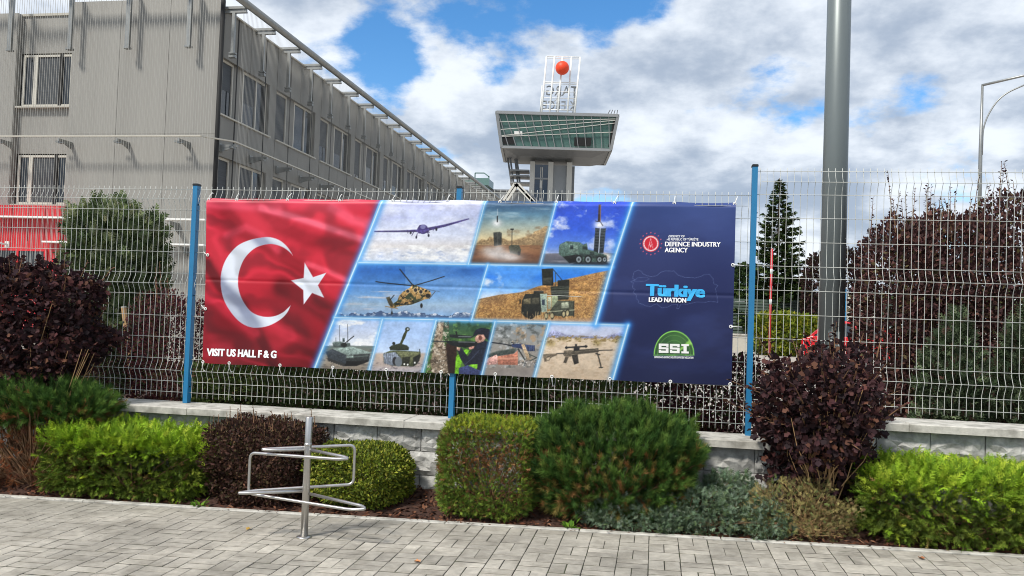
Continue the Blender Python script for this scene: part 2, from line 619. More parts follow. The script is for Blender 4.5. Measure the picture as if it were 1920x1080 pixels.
# ------------------------------------------------------------------ low stone wall
def build_wall():
    root = empty('stone_wall', (-1.7, WALL_Y, 0), label='low split-faced grey stone block wall with concrete coping under the fence', cat='wall')
    ox, oy = -1.7, WALL_Y

    def block(L, h, d=.22):
        nx, nz = 8, 5
        g = [[None]*(nz+1) for _ in range(nx+1)]
        vs, fs = [], []
        for i in range(nx+1):
            for k in range(nz+1):
                e = i in (0, nx) or k in (0, nz)
                y = .012 if e else rng.uniform(-.016, .008)
                jx = 0 if i in (0, nx) else rng.uniform(-.012, .012)
                jz = 0 if k in (0, nz) else rng.uniform(-.01, .01)
                g[i][k] = len(vs)
                vs.append((-L/2+L*i/nx+jx, y, h*k/nz+jz))
        for i in range(nx):
            for k in range(nz):
                a, b, c, e = g[i][k], g[i+1][k], g[i+1][k+1], g[i][k+1]
                fs += [(a, b, c), (a, c, e)] if (i+k) % 2 else [(a, b, e), (b, c, e)]
        o = len(vs)
        vs += [(-L/2, d, 0), (L/2, d, 0), (L/2, d, h), (-L/2, d, h)]
        bot = [g[i][0] for i in range(nx+1)]
        top = [g[i][nz] for i in range(nx+1)]
        lef = [g[0][k] for k in range(nz+1)]
        rig = [g[nx][k] for k in range(nz+1)]
        fs += [tuple(bot)+(o+1, o), tuple(top[::-1])+(o+3, o+2), tuple(lef[::-1])+(o, o+3), tuple(rig)+(o+2, o+1), (o, o+1, o+2, o+3)]
        return MB().add(vs, fs).mesh('block', M['block'])
    bl = [block(.384, .193) for _ in range(7)]
    core = MB()
    core.box(-9-ox, .93-ox, .05, .36, -.3, .565)
    core.box(.93-ox, 6-ox, .05, .36, -.3, .77)
    core.build('mortar_core', M['joint_black'], root)
    for (xa, xb, ztop, rows, ph) in ((-8.6, .93, .568, 4, .0), (.93, 4.6, .773, 5, .13)):
        for r in range(rows):
            off = ph+(r % 2)*.196
            x = xa-(off if ztop < .6 else 0)
            if ztop > .6 and r % 2:
                link('block', block(.19, .193), root, loc=(xa+.098-ox, 0, ztop-.2*(r+1)+.004))
                x = xa+.196
            while x < xb:
                L = .392
                c = x+L/2
                if c+.19 > xb+.012:
                    L2 = xb-.006-x
                    if L2 > .03:
                        link('block', block(L2, .193), root, loc=(x+L2/2-ox, 0, ztop-.2*(r+1)+.004))
                elif c-.19 >= xa-.25:
                    link('block', bl[rng.integers(7)], root, loc=(c-ox, rng.normal(0, .004), ztop-.2*(r+1)+.004), rot=(0, 0, rng.normal(0, .006)))
                x += L
    m = MB()
    m.cbox(-.498, .498, -.07, .37, 0, .062, .008)
    cm = m.mesh('coping_stone', M['cap'])
    for i in range(10):
        link('coping_stone', cm, root, loc=(.43-i-ox, rng.normal(0, .003), .5685+rng.normal(0, .001)), rot=(0, 0, rng.normal(0, .002)))
    for i in range(4):
        link('coping_stone', cm, root, loc=(1.43+i-ox, rng.normal(0, .003), .7735), rot=(0, 0, rng.normal(0, .002)))


# ------------------------------------------------------------------ wire fence
ZT = 2.6235                     # top wire of the lower panels
P_X = [-6.81, -4.282, -1.745, .778, 3.31]
ROWS = [0, .095, .195, .39, .59, .79, .89, .99, 1.19, 1.39, 1.59, 1.695, 1.80, 1.90]
BEND = {1: 1, 6: 1, 11: 1}


def build_fence():
    root = empty('wire_fence', (-1.745, FY, .63), label='welded white wire mesh fence with blue posts on the stone wall', cat='fence')
    ox, oy, oz = -1.745, FY, .63

    def vwire():
        pts = [(0, 0, .028)]
        for i, r in enumerate(ROWS):
            if i in BEND:
                pts.append((0, -.042, -r))
            elif (i-1) in BEND:
                pts.append((0, -.004, -r+.03))
                pts.append((0, 0, -r))
            elif (i+1) in BEND:
                pts.append((0, 0, -r))
                pts.append((0, -.004, -r-.03))
            elif i == len(ROWS)-1:
                pts.append((0, 0, -r))
        pts.append((0, 0, -1.95))
        return MB().tube(pts, .0024, 5).mesh('wire', M['wire'], True)
    vm = vwire()
    for k in range(4):
        x0, x1 = P_X[k], P_X[k+1]
        up = .2046 if k == 3 else 0
        m = MB()
        for i, r in enumerate(ROWS):
            y = -.047 if i in BEND else -.005
            inset = .055 if i in BEND else .02
            m.tube([(x0+inset-ox, y, ZT+up-r-oz), (x1-inset-ox, y, ZT+up-r-oz)], .0024, 5)
        pn = m.build('mesh_panel', M['wire'], root, True)
        n = 46
        for i in range(n):
            x = x0+.045+(x1-x0-.09)*i/(n-1)
            link('wire', vm, pn, loc=(x-ox, 0, ZT+up-oz), rot=(rng.normal(0, .002), rng.normal(0, .0012), 0))
    for k, x in enumerate(P_X[:4]):
        top = ZT+.035+(.2046 if k == 3 else 0)
        m = MB()
        m.box(-.022, .022, -.03, .03, 0, top-.63)
        po = m.build('post', M['post'], root, loc=(x-ox, -.002, 0))
        c = MB()
        c.cbox(-.026, .026, -.034, .034, top-.63, top-.63+.02, .006)
        c.build('post_cap', M['black'], po)
        for z in (.15, 1.0, 1.85):
            b = MB().tube([(.0225, 0, z), (.03, 0, z)], .006, 8)
            b.build('bolt', M['black'], po)


build_ground()
build_pavement()
build_bed()
build_wall()
build_fence()


# ------------------------------------------------------------------ office building on the left
BX, BY = -13.854, 24.0          # its near right corner; the side wall runs away along +y
BAY, NB = 4.04, 12


def build_building():
    b = empty('office_building', (BX, BY, 0), label='grey office building behind a screen of vertical wires, long window rows', cat='building')
    FD = M['facade']
    SD = M['facade_shaded']
    L = BAY*NB
    # core mass, set back behind the cladding
    m = MB()
    m.box(-40, -.30, .32, L-.2, 0, 10.6)
    m.build('core', M['joint_black'], b)
    # ---- front, facing the street
    zt = 11.26
    m = MB()                                     # cladding panels right of the window bay
    px = [-5.2, -3.47, -1.73, 0.]
    for i in range(3):
        for z0, z1 in ((0, 3.4), (3.41, 6.9), (6.91, zt)):
            MBp = MB()
            MBp.box(px[i]+.006, px[i+1]-.006, 0, .3, z0, z1)
            MBp.build('wall_panel', FD, b)
    # bay with windows, set back, and the wall left of it
    bx0, bx1 = -7.25, -5.2
    for z0, z1 in ((6.0+.3, 7.8), (9.65, 10.9), (4.2, 4.55)):
        MB().box(bx0, bx1, .22, .34, z0, z1).build('wall_panel', FD, b)
    MB().box(bx0-.02, bx1+.03, .17, .4, 10.9, 10.98).build('parapet_trim', M['trim'], b)
    for i in range(6):
        x1 = bx0-1.74*i
        MB().box(x1-1.73, x1-.006, 0, .3, 0, 10.95).build('wall_panel', FD, b)

    def window(x0, x1, z0, z1, y=.24, parts=(.0, .26, 1.0)):
        fr = MB()
        fr.box(x0, x1, y-.03, y+.06, z1-.07, z1)
        fr.box(x0, x1, y-.03, y+.06, z0, z0+.07)
        for p in parts:
            c = x0+(x1-x0)*p
            fr.box(max(x0, c-.075), min(x1, c+.075), y-.032, y+.06, z0+.0705, z1-.0705)
        w = fr.build('window', M['frame'], b)
        for a, c in zip(parts[:-1], parts[1:]):
            MB().box(x0+(x1-x0)*a+.03, x0+(x1-x0)*c-.03, y+.01, y+.02, z0+.05, z1-.05).build('pane', M['winglass'], w)
        MB().box(x0+(x1-x0)*parts[-2]+.08, x1-.5, y+.004, y+.0075, z0+.08, z1-.08).build('blind', M['blind'], w)
        MB().box(x1-.48, x1-.36, y-.036, y+.0, z0+.0, z1+.02).build('dark_bar', M['joint_black'], w)
        MB().box(x0-.12, x1+.2, y-.2, y-.034, z0-.07, z0-.015).build('sill', M['trim'], w)
        return w
    window(bx0+.1, bx1-.1, 7.87, 9.6)
    window(bx0+.1, bx1-.1, 4.62, 6.25)
    # red entrance block
    e = MB()
    e.box(-12, -4.86, -.55, -.01, 0, 4.49)
    eo = e.build('entrance_block', M['red'], b)
    for i in range(12):
        MB().box(-12+.6*i, -11.99+.6*i, -.556, -.54, 3.35, 4.48).build('cladding_seam', M['joint_black'], eo)
    MB().box(-7.35, -5.35, -.6, -.54, 2.2, 3.02).build('entrance_window', M['winglass'], eo)
    fr = MB()
    for z in (2.14, 3.02):
        fr.box(-7.45, -5.25, -.63, -.545, z, z+.07)
    for x in (-7.45, -6.3, -5.32):
        fr.box(x, x+.07, -.628, -.546, 2.21, 3.02)
    fr.build('entrance_window_frame', M['red'], eo)
    # ---- long side wall, facing right; built at x = 0, running along y
    for k in range(NB):
        y0 = .18+BAY*k
        # parapet band, spandrel, lower wall: two panels each per bay
        for h in range(2):
            a, c = y0-.1+h*BAY/2, y0-.1+(h+1)*BAY/2-.03
            if k == 0 and h == 0:
                a = 0.302
            for z0, z1 in ((9.44, 10.95), (6.28, 7.62), (2.9, 4.4), (0, 2.88)):
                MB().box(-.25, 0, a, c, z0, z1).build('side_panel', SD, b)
        # pier between the window groups
        yp = y0+BAY-.66
        for z0, z1 in ((7.62, 9.44), (4.4, 6.28)):
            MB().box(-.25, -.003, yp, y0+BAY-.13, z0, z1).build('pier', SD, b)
            # the two windows of a bay and the blank panel between
            MB().box(-.24, -.14, y0+1.02, y0+1.66, z0, z1).build('window_pier', SD, b)
            for (a, c, mull) in ((y0+.02, y0+1.02, None), (y0+1.66, yp, .55)):
                fr = MB()
                fr.box(-.2, -.13, a, c, z1-.07, z1)
                fr.box(-.2, -.13, a, c, z0, z0+.06)
                ys = [a, c-.07]+([a+(c-a)*mull] if mull else [])
                for yy in ys:
                    fr.box(-.2, -.128, yy, yy+.07, z0+.061, z1-.071)
                w = fr.build('window', M['frame'], b)
                MB().box(-.185, -.17, a+.02, c-.02, z0+.03, z1-.03).build('pane', M['winglass'], w)
                if rng.random() < .8:
                    dz = rng.uniform(0, .9) if rng.random() < .6 else 0
                    MB().box(-.169, -.166, a+.07, a+(c-a)*(mull or .9), z0+.06+dz, z1-.07).build('blind', M['blind'], w)
            MB().box(-.19, .06, y0-.08, yp+.1, z0-.05, z0-.001).build('sill', M['trim'], b)
    MB().box(-.3, .05, 0.31, L, 10.952, 11.0).build('parapet_trim', M['trim'], b)
    for k in range(NB*2):
        yj = .33+.85+2.02*k
        MB().box(.001, .006, yj-.035, yj+.035, 2.9, 10.95).build('panel_joint', M['joint_black'], b)
    MB().tube([(.16, -.14, 2.0), (.16, -.14, 11.3)], .07, 8).build('downpipe', M['joint_black'], b, True)
    # ---- the wire screen: outriggers, hanging posts, rails, wires
    ST = M['steel_dark']
    OX, OY = .62, -.62
    top = MB().tube([(OX+.12, -1.0, 11.12), (OX+.12, L+1, 11.12)], .12, 12)
    top.build('top_pipe', ST, b, True)
    MB().tube([(-14, OY-.12, 11.62), (OX+.12, OY-.12, 11.62)], .1, 10).build('top_pipe', ST, b, True)

    def outrigger(y):
        m = MB()
        m.box(-.5, OX+.1, y-.05, y+.05, 10.99, 11.07)
        m.box(-.5, OX+.1, y-.012, y+.012, 10.9, 10.995)
        m.box(-.5, OX+.1, y-.05, y+.05, 10.86, 10.905)
        m.box(OX-.38, OX-.28, y-.05, y+.05, 9.55, 10.86)
        m.box(OX-.43, OX-.22, y-.07, y+.07, 9.42, 9.5)
        m.box(OX-.43, OX-.22, y-.07, y+.07, 9.54, 9.58)
        m.build('outrigger', ST, b)
        lo = MB()
        lo.box(0, OX, y-.03, y+.03, 6.55, 6.63)
        lo.prism([(0, 6.38), (OX*.8, 6.53), (OX*.8, 6.55), (0, 6.55)], 'y', y-.02, y+.02)
        lo.box(OX-.25, OX-.1, y-.1, y+.1, 6.5, 6.56)
        lo.box(0, .06, y-.12, y+.12, 6.4, 6.66)
        lo.build('rail_bracket', ST, b)
    for k in range(NB*2+1):
        outrigger(.33+2.02*k)
    for x in (-13.3, -11.3, -9.27, -7.22, -5.02, -2.97, -.85):
        m = MB()
        m.box(x-.07, x+.07, OY+.24, OY+.34, 9.62, 11.6)
        m.box(x-.09, x+.09, OY+.2, OY+.38, 9.56, 9.62)
        m.box(x-.05, x+.05, OY, .4, 11.55, 11.63)
        m.build('outrigger', ST, b)
        lo = MB()
        lo.box(x-.03, x+.03, OY, .0, 6.55, 6.63)
        lo.prism([(0, 6.4), (OY*.7, 6.53), (OY*.7, 6.55), (0, 6.55)], 'x', x-.02, x+.02)
        lo.box(x-.1, x+.1, OY+.1, OY+.25, 6.5, 6.56)
        lo.box(x-.3, x+.02, OY*.6, OY*.5, 6.56, 6.62)
        lo.build('rail_bracket', ST, b)
    rail = MB()
    rail.box(-14, -.1, OY-.03, OY+.05, 6.68, 6.72)
    rail.box(OX-.05, OX+.03, .1, L, 6.66, 6.70)
    rail.bar((-.12, OY, 6.70), (OX, .12, 6.68), .08, .04)
    rail.build('screen_rail', M['trim'], b)
    # white fins low on the front
    for (x0, x1, z) in ((-7.0, -3.95, 4.06), (-2.45, .3, 4.07), (-12, -7.05, 4.05), (-5.22, -3.9, 3.29), (-1.7, .3, 3.3)):
        f = MB()
        f.box(x0, x1, OY-.25, OY+.05, z, z+.05)
        f.build('fin', M['white'] if x0 > -7.04 else ST, b)
        q = MB()
        q.prism([(OY+.05, z), (0.0, z-.02), (0.0, z-.35)], 'x', (x0+x1)/2-.03, (x0+x1)/2+.03)
        q.build('fin_bracket', ST, b)
    # wires
    w = MB()
    for i in range(165):
        x = -13.9+i*.086
        w.box(x-.004, x+.004, OY-.004, OY+.004, .3, 11.6)
    for i in range(int((L-.5)/.086)):
        y = .3+i*.086
        w.box(OX-.0025, OX+.0025, y-.0025, y+.0025, .3, 11.1)
    tag(w.build('wire_screen', M['rib'], b), kind='stuff')
    # roof slab far side
    MB().box(-39.9, -.25, .35, L-.3, 10.6, 10.7).build('roof', M['tower_grey'], b)
    # security camera on the entrance block
    c = empty('security_camera', (BX-7.05, BY-.56, 3.22), label='white tube security camera on the red entrance block', cat='camera')
    MB().tube([(-.42, -.42, -.12), (.22, -.42, .22)], .085, 10).build('housing', M['white'], c, True)
    MB().tube([(-.47, -.42, -.146), (-.42, -.42, -.12)], .07, 10).build('lens', M['black'], c, True)
    MB().tube([(.2, -.42, .1), (.35, -.2, .0), (.35, .0, .0)], .03, 8).build('arm', M['white'], c, True)
    MB().box(.27, .43, -.02, .01, -.1, .1).build('mount', M['white'], c)


# ------------------------------------------------------------------ exhibition tower
def build_tower():
    T0 = 150.
    cx = -18.9
    TR_ = R_(8)
    t = empty('observation_tower', (cx, T0, 0), TR_, label='tall exhibition tower with glass cabin, orange ball and lettered frame on top', cat='tower')

    def X(u, v, y=T0):
        p = aty(u, v, y)
        return (p[0]-cx)*math.cos(TR_)+(y-T0)*math.sin(TR_), p[2]
    D0 = 11.                       # cabin depth
    xl, zt = -11.1, 38.5
    xr = 11.1
    # cabin: top edge wider than the bottom edge
    def ring(x0, x1, y0, y1, z):
        return [(x0, y0, z), (x1, y0, z), (x1, y1, z), (x0, y1, z)]
    top = ring(xl, xr, 0, 17, zt)
    mid = ring(-10.03, 10.1, 1.2, 15.5, 32.38)
    low = ring(-7.4, 7.0, 5.5, 14.5, 31.7)
    QF = [(0, 1, 5, 4), (1, 2, 6, 5), (2, 3, 7, 6), (3, 0, 4, 7)]
    MB().add(mid+low, QF+[(4, 5, 6, 7)]).build('soffit', M['tower_soffit'], t)
    MB().add([(x*.985, y+(.2 if y < 8 else -.2), z-.25) for x, y, z in top]+[(x*.985, y+(.2 if y < 8 else -.2), z+.3) for x, y, z in mid], QF).build('cabin_glass', M['tower_glass'], t)
    fr = MB()
    for a, c in zip(top, top[1:]+top[:1]):
        fr.bar(a, c, .5, .55)
    for a, c in zip(mid, mid[1:]+mid[:1]):
        fr.bar(a, c, .45, .45)
    for a, c in zip(top, mid):
        fr.bar(a, c, .55, .5)
    fr.build('cabin_frame', M['tower_grey'], t)
    MB().add(ring(xl, xr, 0, 17, zt+.28), [(0, 1, 2, 3)]).build('cabin_roof', M['tower_grey'], t)

    def fp(s, h):                 # point on the front face: s 0..1 across, h 0..1 up
        a = Vector(mid[0]).lerp(Vector(mid[1]), s)
        c = Vector(top[0]).lerp(Vector(top[1]), s)
        p = a.lerp(c, h)
        return p+Vector((0, -.12, 0))
    # two crossing families of slanted glazing bars
    for i in range(14):
        s = .035+i*.071
        MB().bar(fp(min(s+.03, .99), 0), fp(max(s-.035, .01), 1), .12, .14).build('glazing_bar', M['tower_grey'], t)
    for (h0, h1) in ((.72, .9), (.32, .78), (.5, .86), (.3, .52)):
        MB().bar(fp(.01, h0), fp(.985, h1), .12, .1).build('glazing_bar', M['tower_white'], t)
    # side glazing bars
    for i in range(10):
        f = (i+1)/11
        a = Vector(mid[1]).lerp(Vector(mid[2]), f)
        c = Vector(top[1]).lerp(Vector(top[2]), f)
        MB().bar(a+Vector((.1, 0, 0)), c+Vector((.1, 0, 0)), .14, .14).build('glazing_bar', M['tower_grey'], t)
    # dim rooms and two opened blinds behind the glass show as panels
    for (s0, s1, h0, h1, mm) in ((.13, .2, .36, .47, 'white'), (.02, .12, .08, .33, 'joint_black'), (.66, .81, .1, .34, 'joint_black'), (.97, 1., .1, .85, 'joint_black')):
        a, b_, c, d = fp(s0, h0), fp(s1, h0), fp(s1, h1), fp(s0, h1)
        off = Vector((0, .06, 0))
        MB().add([a+off, b_+off, c+off, d+off, a+off*4, b_+off*4, c+off*4, d+off*4], [(0, 1, 2, 3)]+[(i, (i+1) % 4, 4+(i+1) % 4, 4+i) for i in range(4)]).build('cabin_panel', M[mm], t)
    # shaft: three piers, dark glass, grey panel
    y0, y1 = 7.2, 14.
    sx = lambda u: X(u, 330, T0+y0)[0]
    for (a, c) in ((993.4, 1002.5), (1027.5, 1037), (1062.5, 1072.5)):
        MB().box(sx(a), sx(c), y0, y1, 0, 31).build('pier', M['tower_white'], t)
    MB().box(sx(1072.6), sx(1077.5), y0+.6, y1, 0, 30.4).build('pier', M['tower_soffit'], t)
    g = MB().box(sx(1002.6), sx(1027.4), y0+.5, y1-.4, 0, 30.5).build('shaft_glass', M['tower_blue'], t)
    for z in (3, 8, 13, 18, 23.2, 27.6):
        MB().box(sx(1002.6), sx(1027.4), y0+.3, y0+.52, z, z+.35).build('glazing_bar', M['tower_grey'], g)
    for u in (1013, 1016):
        MB().box(sx(u), sx(u)+.14, y0+.38, y0+.5, 0, 30).build('lift_rail', M['tower_white'], g)
    for z in (26.0, 22.6):
        MB().box(sx(1012.6), sx(1017), y0+.3, y0+.48, z, z+1.4).build('lift_car', M['tower_white'], g)
    p = MB().box(sx(1037.1), sx(1062.4), y0+.7, y1-.4, 0, 30.5).build('shaft_panel', M['tower_grey'], t)
    MB().box(sx(1050), sx(1057), y0+.6, y0+.72, 23.2, 25.2).build('shaft_window', M['winglass'], p)
    MB().box(sx(1037.2), sx(1062.3), y0+.55, y0+.72, 21.4, 22.0).build('shaft_slot', M['joint_black'], p)
    # stair tower on its left: raking dark columns and landings
    st = MB()
    for (u0, u1) in ((950, 956), (955, 960), (964, 968), (967, 972)):
        a, c = X(u0, 300, T0+9), X(u1+3, 345, T0+9)
        st.bar((a[0], 9+(u0 % 3), a[1]+1.5), (c[0], 9+(u0 % 3), c[1]), .35, .35)
    st.build('stair_column', M['tower_soffit'], t)
    ld = MB()
    for v in (322, 332, 345):
        a, c = X(957, v, T0+9), X(993, v, T0+9)
        ld.box(a[0], c[0], 8.2, 12, a[1]-.15, a[1]+.15)
    ld.build('landing', M['tower_grey'], t)
    # lettered frame on the roof
    sg = MB()
    ytop = 8.
    SX = lambda u: X(u, 160, T0+ytop)[0]
    SZ = lambda v: X(1050, v, T0+ytop)[1]
    zb, z2 = 38.7, SZ(106)
    xs = [(SX(a), SX(c)) for a, c in ((1016, 1023), (1031, 1038), (1046.5, 1053), (1065, 1070), (1078, 1086.5))]
    for a, c in xs:
        sg.tube([(a, ytop, zb-.3), (c, ytop, z2)], .17, 8)
    for v in (106, 109.5, 154.5, 157.5, 172, 184, 197, 206):
        f = (v-106)/105.
        sg.tube([(xs[0][1]+(xs[0][0]-xs[0][1])*f, ytop+.02, SZ(v)), (xs[-1][1]+(xs[-1][0]-xs[-1][1])*f, ytop+.02, SZ(v))], .1 if v in (106, 154.5, 206) else .07, 6)
    for (a, c) in xs[::2]+xs[4:]:
        sg.tube([(a-.3, ytop+1.6, zb-.3), (a+(c-a)*.5-.3, ytop+1.6, SZ(157))], .11, 6)
        sg.tube([(a-.3, ytop+1.6, zb+1.5), (a+(c-a)*.5, ytop, SZ(160))], .07, 6)
    sg.tube([(xs[1][0], ytop+.8, SZ(196)), (xs[3][0], ytop+.8, SZ(168))], .07, 6)
    sg.build('sign_frame', M['white'], t, True)
    # letters face away, so they read mirrored from here
    for body, v0, v1, ua, ub in (('TARGI', 178, 160, 1019, 1084), ('KIELCE', 205, 188.5, 1018, 1081)):
        me, co = text_mesh(body, 0)
        w0, w1, hh = co[:, 0].min(), co[:, 0].max(), co[:, 1].max()
        xx = (co[:, 0]-w0)/(w1-w0)
        V = np.stack([SX(ub)-xx*(SX(ub)-SX(ua)), np.full(len(co), ytop+.55), SZ(v0)+co[:, 1]/hh*(SZ(v1)-SZ(v0))], 1)
        me.vertices.foreach_set('co', V.astype(np.float32).ravel())
        me.update()
        o = link('lettering', me, t, M['tower_grey'])
        sm = o.modifiers.new('solid', 'SOLIDIFY')
        sm.thickness = .25
    s = bmesh.new()
    bmesh.ops.create_uvsphere(s, u_segments=32, v_segments=20, radius=1.32)
    me = bpy.data.meshes.new('ball')
    s.to_mesh(me)
    s.free()
    me.shade_smooth()
    link('ball', me, t, M['orange'], loc=(SX(1053), ytop-.9, SZ(130)))
    rl = MB()
    for i in range(4):
        rl.bar((xr-2.0+i*.65, 3, zt+.3), (xr-1.2+i*.45, 3, zt+1.8), .15, .15)
    rl.build('roof_rail', M['tower_soffit'], t)
    # link building and its raking struts left of the tower
    k = empty('link_building', (-22, 118, 0), label='low pale grey link building with raking white struts beside the tower', cat='building')
    MB().box(-26, 3.0, 0, 12, 0, 19.35).build('wall', M['tower_grey'], k)
    MB().box(-26.2, 3.2, -.2, 12.2, 19.35, 19.6).build('roof_edge', M['tower_soffit'], k)
    hx = MB()
    p = aty(884, 350, 112)[0]+22
    for a, c in (((p, -4, 19.6), (p, -4, 21.3)), ((p+2.0, -4, 19.6), (p+2.0, -4, 20.9)), ((p, -4, 21.3), (p+1.3, -4, 21.3)), ((p+1.3, -4, 21.3), (p+2.0, -4, 20.8))):
        hx.bar(a, c, .15, .15)
    hx.box(p-3, p+1.9, -4, 0, 19.6, 20.6)
    hx.build('rooflight', M['tower_glass'], k)
    for (u0, v0, u1, v1) in ((966, 345, 944, 378), (971, 345, 949, 378), (966, 345, 996, 376), (971, 345, 1002, 380)):
        a, c = aty(u0, v0, 117), aty(u1, v1, 117)
        c = a+(c-a)*3.2
        MB().bar((a[0]+22, -1., a[2]), (c[0]+22, -1., c[2]), .45, .45).build('strut', M['tower_white'], k)


build_building()
build_tower()


# ------------------------------------------------------------------ printed banner on the fence
BAN_Y = FY-.062


def hash2(i, j, s):
    h = np.sin(i*127.1+j*311.7+s*74.7)*43758.5453
    return h-np.floor(h)


def vnoise(x, y, s=0):
    i, j = np.floor(x), np.floor(y)
    f, g = x-i, y-j
    f, g = f*f*(3-2*f), g*g*(3-2*g)
    return (hash2(i, j, s)*(1-f)+hash2(i+1, j, s)*f)*(1-g)+(hash2(i, j+1, s)*(1-f)+hash2(i+1, j+1, s)*f)*g


def fbm(x, y, s=0, o=5):
    t, a, w = 0, .5, 0
    for k in range(o):
        t = t+a*vnoise(x*2**k, y*2**k, s+k*17)
        w += a
        a *= .55
    return t/w


class Art:
    """paints flat print at points X,Y (photo pixels on the banner plane)"""
    def __init__(s, X, Y):
        s.X, s.Y = X, Y
        s.C = np.zeros((len(X), 3))
        s.clip = np.ones(len(X))
        s.tf = lambda p: p
        s.grain = 0.

    def sd(s, pts, idx):
        P = np.array(pts, float)
        x, y = s.X[idx], s.Y[idx]
        d = np.full(len(x), 1e9)
        ins = np.zeros(len(x), bool)
        for (ax, ay), (bx, by) in zip(P, np.roll(P, -1, 0)):
            ex, ey = bx-ax, by-ay
            t = np.clip(((x-ax)*ex+(y-ay)*ey)/(ex*ex+ey*ey+1e-9), 0, 1)
            d = np.minimum(d, np.hypot(x-ax-t*ex, y-ay-t*ey))
            c = ((ay > y) != (by > y))
            with np.errstate(all='ignore'):
                ins ^= c & (x < (bx-ax)*(y-ay)/(by-ay+1e-12)+ax)
        return np.where(ins, d, -d)

    def box(s, pts, pad):
        P = np.array(pts, float)
        a, b = P.min(0)-pad, P.max(0)+pad
        return np.nonzero((s.X > a[0]) & (s.X < b[0]) & (s.Y > a[1]) & (s.Y < b[1]) & (s.clip > 0))[0]

    def put(s, idx, m, rgb):
        m = (m*s.clip[idx])[:, None]
        c = np.asarray(rgb, float)/255
        s.C[idx] = s.C[idx]*(1-m)+c*m

    def poly(s, pts, rgb, soft=.7, al=1.):
        pts = [s.tf(p) for p in pts]
        i = s.box(pts, soft+1)
        c = np.asarray(rgb, float)
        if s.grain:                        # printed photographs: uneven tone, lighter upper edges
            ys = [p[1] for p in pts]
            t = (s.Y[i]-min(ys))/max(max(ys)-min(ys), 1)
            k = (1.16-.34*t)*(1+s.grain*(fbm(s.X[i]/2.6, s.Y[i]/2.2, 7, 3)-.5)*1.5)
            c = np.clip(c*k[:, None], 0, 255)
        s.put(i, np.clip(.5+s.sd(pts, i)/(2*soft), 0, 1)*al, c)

    def line(s, pts, w, rgb, soft=.6, al=1.):
        pts = [s.tf(p) for p in pts]
        i = s.box(pts, w+soft*3+1)
        x, y = s.X[i], s.Y[i]
        d = np.full(len(x), 1e9)
        for (ax, ay), (bx, by) in zip(pts[:-1], pts[1:]):
            ex, ey = bx-ax, by-ay
            t = np.clip(((x-ax)*ex+(y-ay)*ey)/(ex*ex+ey*ey+1e-9), 0, 1)
            d = np.minimum(d, np.hypot(x-ax-t*ex, y-ay-t*ey))
        if soft > 2:
            m = np.exp(-np.maximum(d-w/2, 0)**2/(2*soft**2))
        else:
            m = np.clip(.5+(w/2-d)/(2*soft), 0, 1)
        s.put(i, m*al, rgb)

    def ell(s, c, rx, ry, rgb, soft=.6, al=1., k=1.):
        c = s.tf(c)
        i = s.box([(c[0]-rx*k, c[1]-ry*k), (c[0]+rx*k, c[1]+ry*k)], soft*3+1)
        d = np.hypot((s.X[i]-c[0])/rx, (s.Y[i]-c[1])/ry)
        if soft > 2:
            m = np.exp(-d**2*1.6)
        else:
            m = np.clip(.5+(1-d)*min(rx, ry)/(2*soft), 0, 1)
        s.put(i, m*al, rgb)

    def grad(s, pts, stops, noise=None):
        """fill polygon (photo px) with vertical stops [(y, rgb)...] and set it as the clip region"""
        s.clip = np.ones(len(s.X))
        i = s.box(pts, 2)
        cl = np.zeros(len(s.X))
        cl[i] = np.clip(.5+s.sd(pts, i)/1.2, 0, 1)
        ys = [a for a, _ in stops]
        col = np.stack([np.interp(s.Y[i], ys, [c[k] for _, c in stops]) for k in range(3)], 1)
        s.clip = cl
        s.put(i, np.ones(len(i)), col)
        s.idx = i

    def tex(s, y0, y1, rgb, sx, sy, lo, hi, seed, al=1., x0=-1e9, x1=1e9, o=5):
        i = s.idx
        m = (s.Y[i] > y0) & (s.Y[i] < y1) & (s.X[i] > x0) & (s.X[i] < x1)
        i = i[m]
        f = fbm(s.X[i]/sx, s.Y[i]/sy, seed, o)
        s.put(i, np.clip((f-lo)/(hi-lo), 0, 1)*al, rgb)


def zz(x0, y0, k):
    return lambda p: (x0+p[0]/k, y0+p[1]/k)


F_LINE = [(718, 366), (716, 378), (590, 690), (588, 696)]
PANELS = {
    1: [(716, 366), (912, 366), (878, 495.5), (669, 492.5)],
    3: [(912, 366), (1046, 366), (1012.5, 498), (878, 495.5)],
    4: [(1046, 366), (1190, 366), (1147, 500.5), (1012.5, 498)],
    2: [(669, 492.5), (914.5, 496), (884, 601), (628, 595.5)],
    5: [(914.5, 496), (1147, 500.5), (1117, 608), (884, 601)],
    6: [(628, 595.5), (717, 598.5), (690, 700), (584, 700)],
    7: [(717, 598.5), (818, 600.5), (790, 706), (690, 700)],
    8: [(818, 600.5), (928, 603), (900, 712), (790, 706)],
    9: [(928, 603), (1029, 606), (1000, 716), (900, 712)],
    10: [(1029, 606), (1178, 609.5), (1146, 722), (1000, 716)],
}


